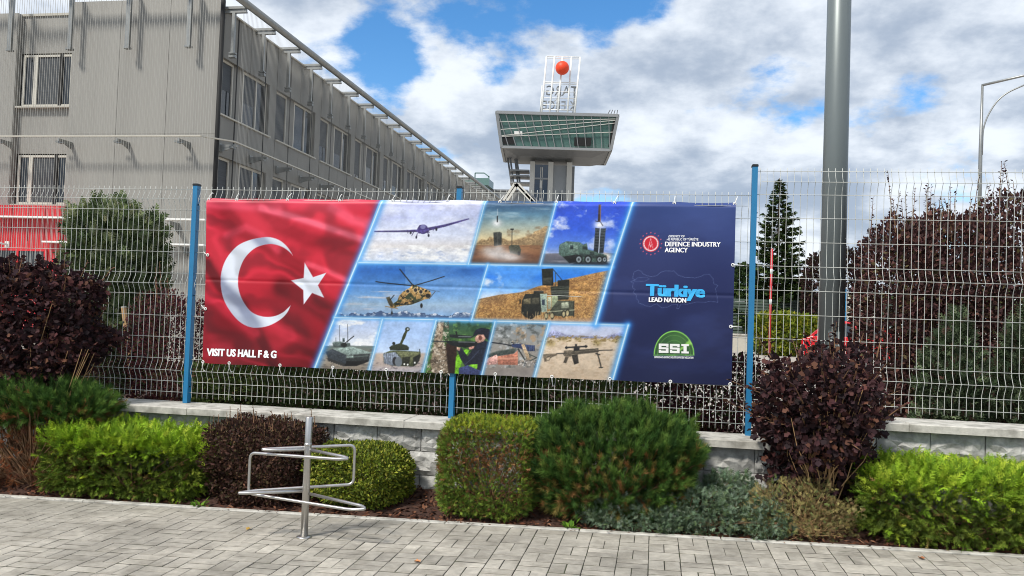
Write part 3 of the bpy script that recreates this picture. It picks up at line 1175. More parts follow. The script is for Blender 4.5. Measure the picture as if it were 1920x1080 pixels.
def paint(X, Y):
    a = Art(X, Y)
    a2 = Art(X, Y)
    ident = lambda p: p
    # ---- navy field
    a.grad([(0, 300), (2000, 300), (2000, 800), (0, 800)], [(370, (56, 78, 140)), (430, (44, 60, 116)), (520, (38, 48, 98)), (620, (30, 38, 82)), (725, (24, 31, 70))])
    a.tex(300, 800, (70, 92, 158), 130, 60, .5, .95, 3, .45, 1150)
    # ---- flag
    fl = [(360, 340), (726, 340), (716, 378), (588, 696), (360, 720)]
    a.grad(fl, [(368, (214, 62, 88)), (400, (196, 40, 60)), (470, (188, 36, 54)), (540, (176, 28, 46)), (610, (150, 20, 36)), (690, (118, 14, 26))])
    z7 = zz(370, 350, 2.77)
    a.tf = z7
    for pts, w, s_, rgb, al in (
            ([(150, 130), (230, 230), (330, 290), (430, 350), (560, 440)], 24, 12, (110, 8, 20), .6),
            ([(300, 60), (420, 200), (560, 270), (860, 330)], 30, 12, (120, 10, 24), .55),
            ([(45, 400), (130, 530), (230, 620), (290, 720), (400, 920)], 22, 9, (70, 4, 12), .75),
            ([(440, 520), (600, 610), (720, 690)], 40, 14, (84, 4, 14), .7),
            ([(40, 650), (200, 800), (260, 920)], 60, 22, (92, 6, 18), .55),
            ([(500, 700), (560, 800), (620, 930)], 60, 22, (92, 6, 18), .5),
            ([(100, 110), (150, 300), (180, 400)], 30, 12, (150, 14, 34), .4),
            ([(330, 110), (480, 150), (640, 200), (860, 275)], 10, 6, (238, 110, 132), .75),
            ([(570, 400), (680, 440), (790, 490)], 8, 5, (228, 84, 104), .7),
            ([(150, 250), (250, 210), (330, 250), (420, 330)], 10, 7, (222, 70, 92), .55),
            ([(700, 110), (800, 170), (900, 200)], 14, 9, (232, 100, 124), .5),
            ([(60, 560), (160, 660), (300, 760)], 16, 9, (196, 40, 62), .6),
            ([(330, 700), (440, 760), (600, 820)], 16, 9, (178, 34, 52), .6),
            ([(60, 90), (200, 100), (420, 110)], 14, 8, (226, 84, 106), .5)):
        a.line(pts, w/2.77, rgb, s_/1.6, al)
    i = a.idx
    fx, fy = X[i], Y[i]
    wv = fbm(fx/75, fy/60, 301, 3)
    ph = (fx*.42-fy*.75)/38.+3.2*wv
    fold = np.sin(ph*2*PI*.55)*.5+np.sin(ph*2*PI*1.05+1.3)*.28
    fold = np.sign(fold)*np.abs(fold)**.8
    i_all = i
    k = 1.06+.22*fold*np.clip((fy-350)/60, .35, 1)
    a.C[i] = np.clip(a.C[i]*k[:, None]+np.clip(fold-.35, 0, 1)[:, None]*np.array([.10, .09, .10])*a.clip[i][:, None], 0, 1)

    def smooth(pts, n=5):
        P_ = np.array(pts, float)
        out = []
        for j in range(len(P_)):
            p0, p1, p2, p3 = P_[max(j-1, 0)], P_[j], P_[min(j+1, len(P_)-1)], P_[min(j+2, len(P_)-1)]
            for q_ in range(n):
                t = q_/n
                out.append(tuple(.5*((2*p1)+(-p0+p2)*t+(2*p0-5*p1+4*p2-p3)*t*t+(-p0+3*p1-3*p2+p3)*t**3)))
        return out
    cres = [(497, 358), (470, 315), (430, 280), (380, 263), (330, 265), (260, 280), (200, 310), (150, 370), (125, 440), (122, 510), (135, 580), (165, 640), (210, 695), (260, 725), (310, 732), (370, 722), (430, 690), (465, 655), (483, 617),
            (450, 648), (400, 672), (340, 675), (280, 652), (240, 602), (217, 545), (210, 485), (220, 425), (245, 370), (290, 325), (340, 303), (390, 298), (440, 312), (475, 335)]
    cres = smooth(cres[:19])+smooth(cres[18:]+[cres[0]])[5:-5]
    star = [(557, 395), (600, 470), (670, 447), (626, 512), (660, 577), (596, 552), (552, 612), (549, 537), (485, 487), (551, 474)]
    for sh in (cres, star):
        a.poly(sh, (222, 228, 240))
    keep = a.clip.copy()
    i = a.box([a.tf(p) for p in cres+star], 2)
    cl = np.zeros(len(X))
    cl[i] = np.maximum(np.clip(.5+a.sd([a.tf(p) for p in cres], i), 0, 1), np.clip(.5+a.sd([a.tf(p) for p in star], i), 0, 1))
    a.clip = cl
    a.line([(60, 430), (130, 525), (230, 615), (290, 720)], 8, (120, 128, 156), 7, .8)
    a.line([(300, 250), (360, 310), (420, 350)], 8, (136, 144, 172), 6, .8)
    a.line([(130, 600), (190, 690), (300, 740)], 8, (170, 178, 202), 8, .6)
    ci = np.nonzero(cl > 0)[0]
    ff = np.interp(np.arange(len(X)), i_all, fold)[ci] if len(i_all) == len(fold) else 0
    a.C[ci] = np.clip(a.C[ci]*(1+.10*ff)[:, None], 0, 1)
    a.clip = keep

    a.grain = .5
    # ---- 1 unmanned aircraft above cloud
    a.tf = ident
    P = PANELS
    a.grad(P[1], [(370, (214, 216, 246)), (400, (198, 206, 240)), (440, (214, 222, 244)), (462, (226, 222, 222)), (478, (216, 222, 236)), (496, (228, 236, 250))])
    a.tex(360, 450, (240, 242, 255), 60, 16, .4, .8, 11, .8)
    a.tex(370, 420, (172, 178, 226), 50, 12, .52, .85, 12, .6)
    a.tex(460, 500, (255, 255, 255), 18, 7, .45, .7, 13, .9)
    a.tex(466, 500, (150, 168, 206), 14, 6, .52, .8, 14, .6)
    a.tf = zz(590, 370, 4.5)
    pu = (72, 62, 120)
    a.poly([(503, 282), (700, 280), (880, 272), (880, 294), (700, 294), (503, 293)], pu)
    a.poly([(945, 258), (1100, 228), (1302, 178), (1306, 186), (1110, 246), (955, 284)], pu)
    a.ell((915, 270), 9.5, 9, (62, 50, 116))
    a.poly([(860, 285), (970, 270), (960, 300), (880, 306)], (84, 70, 140))
    a.ell((915, 250), 5, 4, (120, 118, 170))
    for l_ in ([(868, 270), (888, 236)], [(892, 236), (880, 250)], [(815, 292), (812, 306)], [(838, 292), (822, 322)], [(790, 290), (788, 302)], [(1025, 262), (1028, 276)], [(1000, 268), (1002, 278)], [(948, 285), (970, 296)], [(868, 306), (860, 340)], [(955, 290), (963, 326)]):
        a.line(l_, 1.3, (60, 50, 96))
    for c, r in (((860, 338), 1.7), ((963, 323), 1.8), ((812, 300), 1.8), ((1028, 270), 2.)):
        a.ell(c, r, r*1.5, (34, 32, 52))

    # ---- 2 helicopter over mountains
    a.tf = ident
    a.grad(P[2], [(492, (70, 140, 214)), (506, (44, 104, 186)), (530, (74, 130, 200)), (552, (112, 160, 214)), (572, (158, 186, 212)), (580, (150, 176, 206)), (602, (120, 170, 225))])
    a.tex(490, 560, (150, 190, 236), 160, 30, .45, .9, 21, .6, 760)
    a.tex(546, 580, (220, 214, 214), 46, 6, .5, .8, 22, .8, 0, 760)
    i = a.idx
    xx = a.X[i]
    ridge = 590-14*np.abs(fbm(xx/26, xx*0+3, 5, 5)-.28)*1.5+.01*(xx-640)
    m = np.clip((a.Y[i]-ridge)/.8, 0, 1)
    a.put(i, m, (70, 92, 128))
    snow = m*np.clip((fbm(xx/6, a.Y[i]/5, 9, 4)-.47)*6, 0, 1)*np.clip(1-(a.Y[i]-ridge)/10, 0, 1)
    a.put(i, snow, (240, 244, 250))
    a.put(i, np.clip((a.Y[i]-594)/8, 0, 1)*.8, (130, 190, 245))
    a.tf = zz(590, 370, 4.5)
    dk = (34, 36, 34)
    a.line([(828, 742), (722, 608)], 2.2, dk)
    a.line([(820, 745), (640, 728), (522, 712)], 1.8, dk)
    a.line([(850, 742), (980, 704), (1092, 667)], 1.7, dk)
    a.line([(880, 765), (1050, 794)], .7, (70, 74, 80))
    hull = [(713, 832), (745, 798), (800, 765), (830, 735), (862, 748), (915, 765), (972, 790), (984, 822), (960, 856), (930, 860), (872, 884), (815, 906), (752, 912), (700, 922), (668, 936), (640, 935), (632, 905), (662, 900), (700, 872)]
    a.poly(hull, (186, 148, 92))
    keep = a.clip.copy()
    i = a.box([a.tf(p) for p in hull], 1)
    c2 = np.zeros(len(X))
    c2[i] = np.clip(.5+a.sd([a.tf(p) for p in hull], i), 0, 1)
    a.clip = c2
    gi = fbm(X[i]/7, Y[i]/6, 31, 3)
    a.put(i, np.clip((gi-.47)*12, 0, 1), (62, 70, 48))
    gi = fbm(X[i]/5, Y[i]/5, 37, 3)
    a.put(i, np.clip((gi-.6)*10, 0, 1), (30, 32, 26))
    a.line([(700, 905), (800, 905), (900, 870)], 2., (40, 42, 34), .6, .8)
    a.clip = keep
    a.poly([(604, 846), (634, 838), (664, 898), (655, 932), (628, 905)], (74, 68, 50))
    a.line([(636, 868), (672, 826)], 1.6, dk)
    a.line([(600, 920), (698, 938)], 1.6, (150, 120, 80))
    for c, rx, ry in (((786, 792), 4.2, 4), ((851, 782), 4.6, 5), ((895, 797), 4.4, 4.8)):
        a.ell(c, rx, ry, (218, 190, 138))
        a.ell(c, rx*.72, ry*.75, (48, 44, 46))
    a.ell((900, 914), 2.4, 4.4, (30, 28, 28))
    a.ell((652, 976), 1.6, 3.2, (30, 28, 28))
    a.line([(652, 936), (652, 972)], 1., dk)
    a.line([(966, 856), (1016, 794)], 1.1, (70, 60, 50))
    a.ell((955, 830), 5, 4, (36, 34, 30))

    # ---- 3 launcher in the desert
    a.tf = ident
    a.grad(P[3], [(380, (52, 84, 122)), (402, (92, 134, 160)), (428, (176, 186, 172)), (448, (226, 206, 160)), (458, (200, 164, 116)), (460, (158, 116, 80)), (480, (132, 88, 62)), (498, (84, 68, 62))])
    a.tex(380, 440, (196, 214, 220), 40, 7, .55, .85, 41, .5)
    a.tex(460, 500, (92, 62, 48), 24, 4, .45, .75, 42, .7)
    a.tf = zz(870, 370, 4.5)
    a.poly([(90, 398), (150, 352), (190, 362), (215, 332), (260, 345), (300, 338), (345, 350), (380, 370), (470, 348), (580, 308), (590, 288), (640, 272), (680, 245), (760, 238), (720, 402)], (176, 148, 108), 1.2)
    a.tf = ident
    a.tex(424, 460, (136, 112, 84), 9, 7, .5, .75, 43, .6, 950)
    a.tf = zz(870, 370, 4.5)
    a.line([(283, 98), (282, 150)], .9, (210, 220, 228))
    a.ell((278, 216), 11, 9, (255, 255, 255), 3, .95, 2)
    a.line([(281, 160), (280, 205)], 2.4, (52, 54, 58))
    a.poly([(246, 296), (300, 290), (318, 300), (316, 402), (252, 412)], (60, 62, 58))
    a.line([(280, 296), (282, 405)], .8, (92, 92, 84))
    a.line([(404, 268), (403, 402)], 1.2, (40, 40, 38))
    a.poly([(390, 262), (418, 262), (418, 275), (390, 275)], (34, 36, 36))
    a.poly([(376, 412), (400, 400), (462, 402), (482, 440), (474, 490), (386, 470)], (58, 60, 50))
    a.ell((462, 474), 2.5, 4, (24, 24, 24))
    for c, rx, ry, al in (((290, 430), 12, 8, .8), ((250, 470), 26, 12, .85), ((340, 490), 34, 12, .85), ((200, 440), 14, 8, .6), ((410, 510), 22, 7, .7)):
        a.ell(c, rx, ry, (214, 208, 206), 3, al, 2)

    # ---- 4 rocket launcher lorry
    a.tf = ident
    a.grad(P[4], [(380, (46, 80, 208)), (430, (56, 98, 222)), (462, (96, 138, 226)), (474, (150, 172, 222)), (476, (112, 112, 124)), (500, (70, 74, 84))])
    a.tex(376, 475, (236, 240, 255), 34, 22, .5, .68, 51, .95, 0, 1100)
    a.tex(400, 475, (210, 222, 252), 26, 20, .52, .72, 52, .8, 1090)
    a.tex(476, 500, (150, 150, 158), 30, 5, .5, .8, 53, .7)
    a.tf = zz(870, 370, 4.5)
    a.poly([(1180, 470), (1290, 500), (1270, 560), (1170, 545)], (224, 208, 192), 3)
    a.poly([(900, 572), (940, 545), (1200, 540), (1240, 572)], (38, 42, 50), 2)
    gr, g2, g3 = (84, 108, 100), (52, 64, 62), (118, 142, 132)
    a.poly([(800, 424), (808, 398), (866, 370), (975, 378), (1005, 398), (1036, 388), (1046, 440), (1100, 452), (1204, 488), (1204, 545), (940, 545), (880, 550), (836, 506), (800, 480)], gr)
    a.poly([(812, 402), (866, 376), (880, 400), (872, 450), (806, 442)], (98, 124, 116))
    a.poly([(888, 398), (960, 400), (965, 470), (890, 468)], g3)
    a.poly([(895, 404), (922, 404), (924, 438), (895, 438)], (46, 58, 62))
    a.poly([(832, 500), (960, 480), (960, 545), (890, 556)], (32, 34, 36))
    a.poly([(975, 470), (1204, 500), (1204, 520), (975, 505)], g2)
    for p_ in ((1000, 410, 40), (1060, 455, 40), (1130, 480, 50)):
        a.poly([(p_[0], p_[1]), (p_[0]+p_[2], p_[1]+6), (p_[0]+p_[2], p_[1]+34), (p_[0], p_[1]+28)], g2)
    for cx_, r in ((968, 8.5), (1046, 8.2), (1143, 6.8), (1186, 6.)):
        a.ell((cx_, 524), r*.88, r, (30, 32, 34))
        a.ell((cx_, 524), r*.56, r*.66, (140, 152, 158))
        a.ell((cx_, 524), r*.25, r*.3, (60, 66, 70))
    a.ell((1144, 234), 13, 11, (255, 255, 255), 3, 1., 2)
    a.poly([(1108, 258), (1146, 262), (1134, 468), (1094, 455)], (44, 50, 56))
    a.poly([(1152, 262), (1198, 262), (1176, 470), (1138, 468)], (50, 58, 64))
    for k in range(7):
        y = 275+k*24
        a.line([(1108-k*2, y), (1192-k*3, y+3)], .7, (112, 122, 132))
    a.line([(1149, 262), (1136, 468)], 1.1, (220, 226, 236))
    a.poly([(1136, 60), (1156, 60), (1152, 210), (1128, 206)], (66, 52, 50))
    a.line([(1153, 70), (1150, 200)], .9, (196, 150, 110))
    a.line([(1112, 200), (1130, 206)], 1.4, (40, 40, 48))
    a.line([(1154, 212), (1172, 240)], 1.4, (40, 40, 48))

    # ---- 5 radar lorry on the hill
    a.tf = ident
    a.grad(P[5], [(498, (70, 150, 240)), (520, (52, 130, 232)), (540, (110, 172, 242)), (556, (206, 226, 248)), (610, (220, 230, 240))])
    a.tex(498, 560, (230, 240, 252), 26, 16, .5, .75, 61, .9, 0, 945)
    a.tf = zz(870, 370, 4.5)
    for k in range(9):
        a.line([(430, 780), (200+k*60, 590)], 3, (120, 184, 250), 2.5, .25)
    hill = [(60, 1080), (110, 862), (300, 822), (480, 802), (620, 752), (880, 688), (1100, 640), (1270, 606), (1290, 640), (1150, 1090)]
    a.poly(hill, (186, 140, 84), 1)
    keep = a.clip.copy()
    i = a.box([a.tf(p) for p in hill], 1)
    c2 = np.zeros(len(X))
    c2[i] = np.clip(.5+a.sd([a.tf(p) for p in hill], i), 0, 1)*keep[i]
    a.clip = c2
    a.tf = ident
    a.put(i, np.clip((fbm(X[i]/26, Y[i]/6, 62, 4)-.45)*5, 0, 1)*.7, (140, 100, 62))
    a.put(i, np.clip((fbm(X[i]/2.2, Y[i]/2.2, 63, 3)-.5)*5, 0, 1)*.6, (222, 178, 112))
    a.put(i, np.clip((fbm(X[i]/2.5, Y[i]/2., 64, 3)-.55)*5, 0, 1)*.6, (112, 78, 48))
    a.put(i, np.clip((960-X[i])/70, 0, 1)*np.clip((575-Y[i])/25, 0, 1)*.7, (134, 118, 98))
    a.put(i, np.clip((Y[i]-594)/10, 0, 1)*.75, (222, 184, 160))
    a.clip = keep
    a.tf = zz(870, 370, 4.5)
    bk = (36, 38, 34)
    lg = (148, 162, 142)
    a.poly([(655, 604), (752, 598), (752, 742), (740, 746), (660, 740)], bk)
    a.poly([(668, 680), (740, 676), (740, 736), (668, 732)], (62, 64, 58))
    a.poly([(788, 700), (888, 692), (886, 752), (790, 760)], bk)
    a.line([(752, 608), (862, 742)], 1.4, (40, 42, 38))
    a.line([(770, 640), (772, 770)], 1.4, (70, 74, 64))
    a.poly([(728, 752), (885, 745), (882, 862), (740, 868)], (50, 54, 48))
    for k in range(5):
        a.line([(742, 770+k*20), (880, 764+k*20)], .8, (104, 110, 96))
    a.poly([(585, 790), (668, 786), (672, 812), (585, 815)], (46, 46, 40))
    a.poly([(488, 872), (514, 816), (640, 810), (654, 840), (650, 990), (520, 1016), (480, 975)], (40, 42, 38))
    a.poly([(502, 860), (560, 850), (560, 900), (500, 902)], (116, 108, 84))
    a.poly([(568, 850), (632, 846), (632, 902), (568, 902)], (78, 76, 64))
    a.poly([(640, 815), (698, 812), (698, 965), (652, 968)], (158, 176, 162))
    a.poly([(655, 862), (680, 860), (680, 910), (655, 910)], (56, 66, 80))
    a.poly([(704, 842), (734, 838), (734, 940), (704, 944)], (168, 172, 150))
    a.poly([(738, 832), (790, 828), (790, 940), (738, 944)], (150, 160, 128))
    a.poly([(790, 870), (930, 874), (930, 1000), (800, 1004), (700, 985)], (70, 74, 62))
    a.poly([(820, 890), (880, 884), (880, 930), (820, 936)], (176, 182, 158))
    a.line([(925, 880), (925, 1010)], 1.4, (30, 30, 28))
    a.line([(660, 968), (930, 950)], 1.2, (190, 190, 160))
    for cx_, cy_ in ((692, 1000), (742, 998), (840, 985), (872, 975)):
        a.ell((cx_, cy_), 4.2, 7, (40, 38, 32))
        a.ell((cx_, cy_), 2.6, 4.6, (176, 166, 128))
    a.ell((560, 1000), 8, 6, (34, 32, 28))
    a.poly([(466, 860), (478, 860), (478, 896), (466, 896)], bk)
    for k in range(26):
        x0 = 480+rng.uniform(0, 400)
        a.line([(x0, 1040), (x0+rng.uniform(-20, 20), 960+rng.uniform(0, 50))], .6, (214, 186, 140), .6, .8)

    # ---- 6 tracked vehicle
    a.tf = ident
    a.grad(P[6], [(598, (176, 200, 240)), (625, (206, 218, 242)), (646, (232, 238, 246)), (650, (112, 124, 120)), (660, (126, 128, 118)), (668, (168, 156, 140)), (700, (132, 122, 110))])
    a.tex(598, 648, (250, 252, 255), 24, 11, .48, .68, 71, .95)
    a.tex(655, 702, (96, 90, 84), 8, 3, .5, .72, 72, .7)
    a.tf = zz(590, 590, 6)
    a.line([(283, 120), (283, 330)], .8, (70, 74, 80))
    a.line([(374, 108), (372, 330)], .9, (50, 54, 60))
    a.line([(240, 262), (240, 330)], .7, (70, 74, 80))
    a.poly([(120, 492), (205, 525), (330, 580), (470, 578), (606, 528), (615, 490), (340, 500)], (28, 28, 28))
    a.poly([(120, 420), (205, 384), (355, 452), (352, 545), (330, 560), (150, 490)], (62, 68, 74))
    a.poly([(205, 384), (270, 372), (430, 364), (640, 428), (600, 452), (355, 456)], (146, 164, 158))
    a.poly([(355, 456), (622, 436), (608, 500), (540, 520), (352, 522)], (58, 62, 62))
    a.poly([(356, 460), (436, 462), (434, 490), (356, 486)], (134, 150, 144))
    a.line([(436, 476), (600, 462)], 1.6, (96, 108, 104))
    a.poly([(200, 318), (290, 300), (345, 320), (396, 318), (402, 352), (330, 372), (212, 362)], (92, 104, 102))
    a.poly([(212, 306), (286, 300), (284, 356), (214, 358)], (108, 122, 120))
    a.poly([(314, 264), (338, 264), (340, 306), (314, 306)], (72, 84, 86))
    a.line([(310, 352), (345, 318), (440, 242)], 1.7, (34, 36, 38))
    a.ell((330, 340), 6, 4, (42, 44, 44))
    for k in range(7):
        a.ell((165+k*26, 510+k*9), 2.6, 3, (52, 52, 52))

    # ---- 7 light tank
    a.tf = ident
    a.grad(P[7], [(598, (166, 196, 240)), (630, (174, 202, 244)), (660, (196, 216, 244)), (664, (196, 178, 164)), (684, (172, 158, 150)), (702, (190, 190, 204))])
    a.tex(676, 706, (104, 98, 104), 7, 3, .48, .68, 81, .85)
    a.tf = zz(590, 590, 6)
    gr = (72, 78, 54)
    a.poly([(768, 440), (842, 408), (930, 402), (1190, 416), (1196, 470), (1150, 560), (1110, 582), (880, 576), (780, 540)], gr)
    a.poly([(770, 440), (905, 420), (960, 480), (975, 560), (880, 574), (785, 545)], (140, 150, 166))
    for k in range(9):
        a.line([(785+k*22, 430), (800+k*20, 560)], .8, (84, 92, 104))
    a.ell((905, 522), 5, 8, (40, 40, 44))
    a.ell((945, 530), 7, 9, (104, 112, 120))
    a.poly([(925, 418), (1190, 424), (1150, 470), (1082, 548), (1000, 545), (965, 470)], (104, 108, 78))
    a.poly([(985, 480), (1080, 470), (1060, 575), (985, 575)], (44, 46, 36))
    a.poly([(1110, 480), (1190, 440), (1180, 520), (1110, 580)], (38, 40, 36))
    a.poly([(838, 368), (870, 345), (960, 322), (1040, 345), (1064, 370), (1058, 402), (850, 400)], (48, 54, 42))
    a.ell((890, 324), 3, 3, (36, 40, 38))
    a.line([(968, 336), (1002, 256), (1035, 178)], 4.6, (58, 64, 40))
    a.line([(1000, 262), (1016, 222)], 5.6, (54, 60, 38))
    a.ell((1044, 164), 4.4, 4, (44, 50, 36))
    a.ell((1048, 162), 1.8, 1.8, (196, 206, 214))
    a.line([(1184, 390), (1186, 425)], 1.6, (34, 36, 36))
    for c in ((1010, 556), (1048, 562), (1128, 540)):
        a.ell(c, 1.6, 1.8, (230, 232, 226))

    # ---- 8 marksman
    a.tf = ident
    a.grad(P[8], [(600, (60, 128, 150)), (612, (58, 92, 70)), (640, (70, 104, 52)), (700, (84, 120, 52))])
    a.tex(600, 660, (38, 66, 44), 10, 8, .42, .65, 91, .9)
    a.tex(604, 640, (118, 160, 84), 8, 7, .55, .75, 92, .7, 850)
    a.tf = zz(590, 590, 6)
    a.poly([(1370, 60), (1460, 70), (1440, 300), (1500, 420), (1500, 690), (1330, 690), (1300, 560), (1340, 330)], (150, 132, 112), 2)
    a.tf = ident
    a.tex(600, 710, (226, 214, 196), 4, 4, .5, .66, 93, .8, 800, 842)
    a.tex(600, 710, (70, 58, 48), 4, 4, .54, .7, 94, .8, 800, 842)
    a.tf = zz(590, 590, 6)
    a.poly([(1475, 320), (1600, 330), (1590, 690), (1500, 690)], (48, 34, 30), 1.5)
    a.poly([(1700, 390), (1740, 400), (1640, 560), (1620, 690), (1570, 690), (1590, 470)], (122, 192, 44), 1)
    a.poly([(1800, 500), (1850, 560), (1800, 640), (1730, 580)], (132, 202, 52), 1)
    cl_ = (34, 38, 52)
    a.poly([(1810, 330), (1900, 290), (2010, 320), (2050, 420), (2020, 690), (1820, 700), (1830, 560), (1760, 560), (1690, 580), (1640, 500), (1600, 380), (1650, 370), (1720, 470), (1790, 370)], cl_)
    a.poly([(1620, 600), (1720, 570), (1880, 640), (1920, 720), (1620, 720)], (58, 66, 108))
    a.line([(1690, 560), (1760, 500), (1850, 400)], 1.4, (60, 66, 86))
    a.poly([(1800, 262), (1840, 220), (1900, 215), (1925, 260), (1900, 300), (1850, 320), (1815, 312)], (214, 164, 146))
    a.poly([(1770, 258), (1812, 170), (1870, 148), (1960, 160), (1990, 230), (1960, 300), (1920, 260), (1900, 225), (1830, 225)], (30, 34, 46))
    a.ell((1862, 262), 3.2, 5, (120, 74, 66))
    a.poly([(1600, 362), (1640, 372), (1630, 410), (1600, 395)], (210, 166, 148))
    a.poly([(1730, 370), (1800, 340), (1790, 380), (1745, 396)], (206, 150, 136))
    a.line([(1332, 299), (1500, 303)], 2., (40, 44, 48))
    a.poly([(1480, 292), (1640, 300), (1830, 305), (1830, 345), (1700, 372), (1560, 352), (1490, 318)], (30, 34, 36))
    a.line([(1620, 306), (1800, 312)], 1., (150, 156, 160))
    a.poly([(1518, 222), (1620, 226), (1770, 238), (1772, 262), (1620, 268), (1522, 254)], (34, 38, 40))
    a.line([(1620, 246), (1760, 250)], 1.2, (140, 150, 150))
    a.line([(1595, 195), (1600, 230)], 3, (28, 30, 32))

    # ---- 9 machine gun
    a.tf = ident
    a.grad(P[9], [(600, (120, 150, 166)), (620, (142, 148, 150)), (650, (156, 152, 146)), (684, (150, 142, 134)), (692, (134, 126, 120)), (716, (142, 136, 132))])
    a.tex(600, 680, (176, 146, 112), 10, 8, .48, .66, 101, .8, 960)
    a.tex(600, 690, (84, 88, 86), 9, 8, .52, .7, 102, .8)
    a.tex(600, 690, (206, 210, 212), 8, 7, .54, .72, 103, .7, 0, 985)
    a.tf = zz(890, 590, 6.4)
    a.poly([(140, 480), (260, 440), (500, 400), (470, 470), (260, 500), (160, 520)], (66, 74, 70), 1.5)
    a.poly([(110, 545), (260, 480), (285, 520), (265, 595), (110, 605)], (222, 168, 158))
    a.poly([(275, 500), (470, 470), (515, 430), (518, 605), (275, 600)], (190, 122, 100))
    a.line([(285, 530), (505, 520)], 3, (222, 166, 140), 1.5, .7)
    a.line([(206, 334), (330, 350), (470, 380)], 2.2, (30, 32, 40))
    a.poly([(440, 352), (560, 348), (610, 360), (720, 370), (722, 436), (640, 440), (540, 405), (450, 390)], (44, 54, 86))
    for k in range(5):
        a.line([(600+k*25, 368), (602+k*25, 430)], .7, (116, 136, 186))
    a.line([(440, 335), (470, 340), (460, 360)], 1.6, (30, 32, 40))
    a.line([(520, 410), (600, 540)], 2.4, (40, 42, 42))
    a.line([(640, 470), (745, 516), (670, 550)], 1.5, (34, 48, 40))
    a.poly([(556, 358), (592, 352), (650, 480), (662, 550), (640, 545), (600, 470)], (196, 170, 138))
    for k in range(70):
        a.ell((rng.uniform(525, 740), rng.uniform(548, 612)), rng.uniform(.5, 1.1), rng.uniform(.4, .9), [(48, 48, 50), (226, 220, 214), (110, 108, 108)][k % 3])

    # ---- 10 rifle on sand
    a.tf = ident
    a.grad(P[10], [(606, (196, 206, 238)), (622, (198, 206, 232)), (631, (196, 200, 222)), (634, (220, 200, 174)), (660, (222, 202, 178)), (716, (206, 184, 158))])
    a.tf = zz(890, 590, 6.4)
    a.poly([(880, 235), (930, 185), (1000, 200), (1110, 245), (1300, 255), (1550, 268), (1700, 222), (1800, 210), (1800, 290), (860, 280)], (166, 170, 206), 1.2)
    a.tf = ident
    a.tex(629, 641, (146, 124, 78), 6, 3, .47, .6, 111, .95)
    a.tex(634, 720, (190, 164, 136), 6, 3, .5, .75, 112, .6)
    a.tf = zz(890, 590, 6.4)
    for c, rx, ry in (((910, 345), 11, 8), ((1475, 335), 9, 8), ((1030, 285), 6, 5), ((1240, 290), 7, 4), ((1700, 310), 7, 5), ((1090, 290), 5, 4)):
        a.ell(c, rx, ry, (150, 130, 84), 3, .9, 2)
        for k in range(10):
            a.ell((c[0]+rng.normal(0, rx*3), c[1]+rng.normal(0, ry*2.5)), 1.4, 1.2, (108, 92, 56) if k % 2 else (196, 176, 120), .6, .7)
    dk, md = (52, 50, 48), (100, 92, 80)
    a.line([(1420, 432), (1650, 424)], 1.7, (44, 44, 46))
    a.poly([(1160, 432), (1485, 404), (1490, 450), (1250, 476), (1165, 476)], md)
    a.line([(1240, 425), (1480, 408)], 1.2, dk)
    a.line([(1250, 455), (1480, 440)], 1., (60, 56, 50))
    a.poly([(1075, 430), (1170, 424), (1172, 480), (1150, 505), (1080, 500), (1060, 480)], (110, 100, 86))
    a.line([(985, 468), (1075, 464)], 2., dk)
    a.poly([(816, 476), (860, 470), (990, 466), (992, 486), (930, 510), (905, 528), (896, 552), (838, 566)], (112, 100, 84))
    a.poly([(860, 520), (900, 512), (892, 548), (862, 552)], (206, 186, 160))
    a.poly([(1090, 500), (1130, 508), (1098, 584), (1064, 574)], (84, 76, 66))
    a.poly([(1160, 482), (1236, 474), (1250, 580), (1194, 600)], (54, 50, 46))
    a.line([(1092, 396), (1345, 380)], 3., (42, 42, 46))
    a.ell((1100, 396), 2.2, 2.8, (36, 36, 40))
    a.ell((1335, 381), 2.4, 2.6, (36, 36, 40))
    a.poly([(1185, 385), (1260, 382), (1258, 430), (1190, 436)], (40, 40, 42))
    a.poly([(1204, 352), (1228, 352), (1228, 380), (1204, 380)], (40, 40, 42))
    a.line([(1470, 462), (1490, 520), (1518, 636)], 2.6, (70, 66, 60))
    a.line([(1455, 468), (1500, 480)], 2.4, dk)
    a.line([(1494, 636), (1538, 632)], 1.8, dk)

    a.grain = 0.
    # ---- fine tonal texture of the printed photographs
    inp = np.zeros(len(X), bool)
    for k, P_ in PANELS.items():
        i = Art.box(a2, P_, 0)
        inp[i[a2.sd(P_, i) > 0]] = True
    i = np.nonzero(inp)[0]
    gk = 1+.06*(fbm(X[i]/3.2, Y[i]/2.6, 201, 3)-.5)*2+.10*(fbm(X[i]/14, Y[i]/10, 203, 3)-.5)*2
    a.C[i] *= gk[:, None]
    # ---- glowing lines between the pictures
    a.clip = np.ones(len(X))
    a.tf = ident
    seps = [F_LINE[1:3], [(673, 492.6), (897, 496), (1149, 500.8)], [(628, 595.5), (884, 601), (1178, 609.5)], [(912, 372), (878, 495.5)], [(1045, 372), (1012.5, 498)],
            [(1188, 374), (1147, 500.5), (1117, 608)], [(914.5, 496), (884, 601)], [(717, 598.5), (691, 697)], [(818, 600.5), (792, 702)],
            [(928, 603), (902, 707)], [(1029, 606), (1001, 711)], [(1178, 609.5), (1148, 716)]]
    for k, s_ in enumerate(seps):
        big_ = k in (0, 5, 11)
        a.line(s_, 2., (48, 140, 232), 5.5 if big_ else 2.6, .7 if big_ else .4)
        a.line(s_, .6, (150, 216, 255), 2.1, .8 if big_ else .6)
        a.line(s_, 1.6 if big_ else 1.1, (236, 250, 255), .7, .95)
    # ---- outline of the country and the two badges
    a.tf = zz(1180, 420, 4)
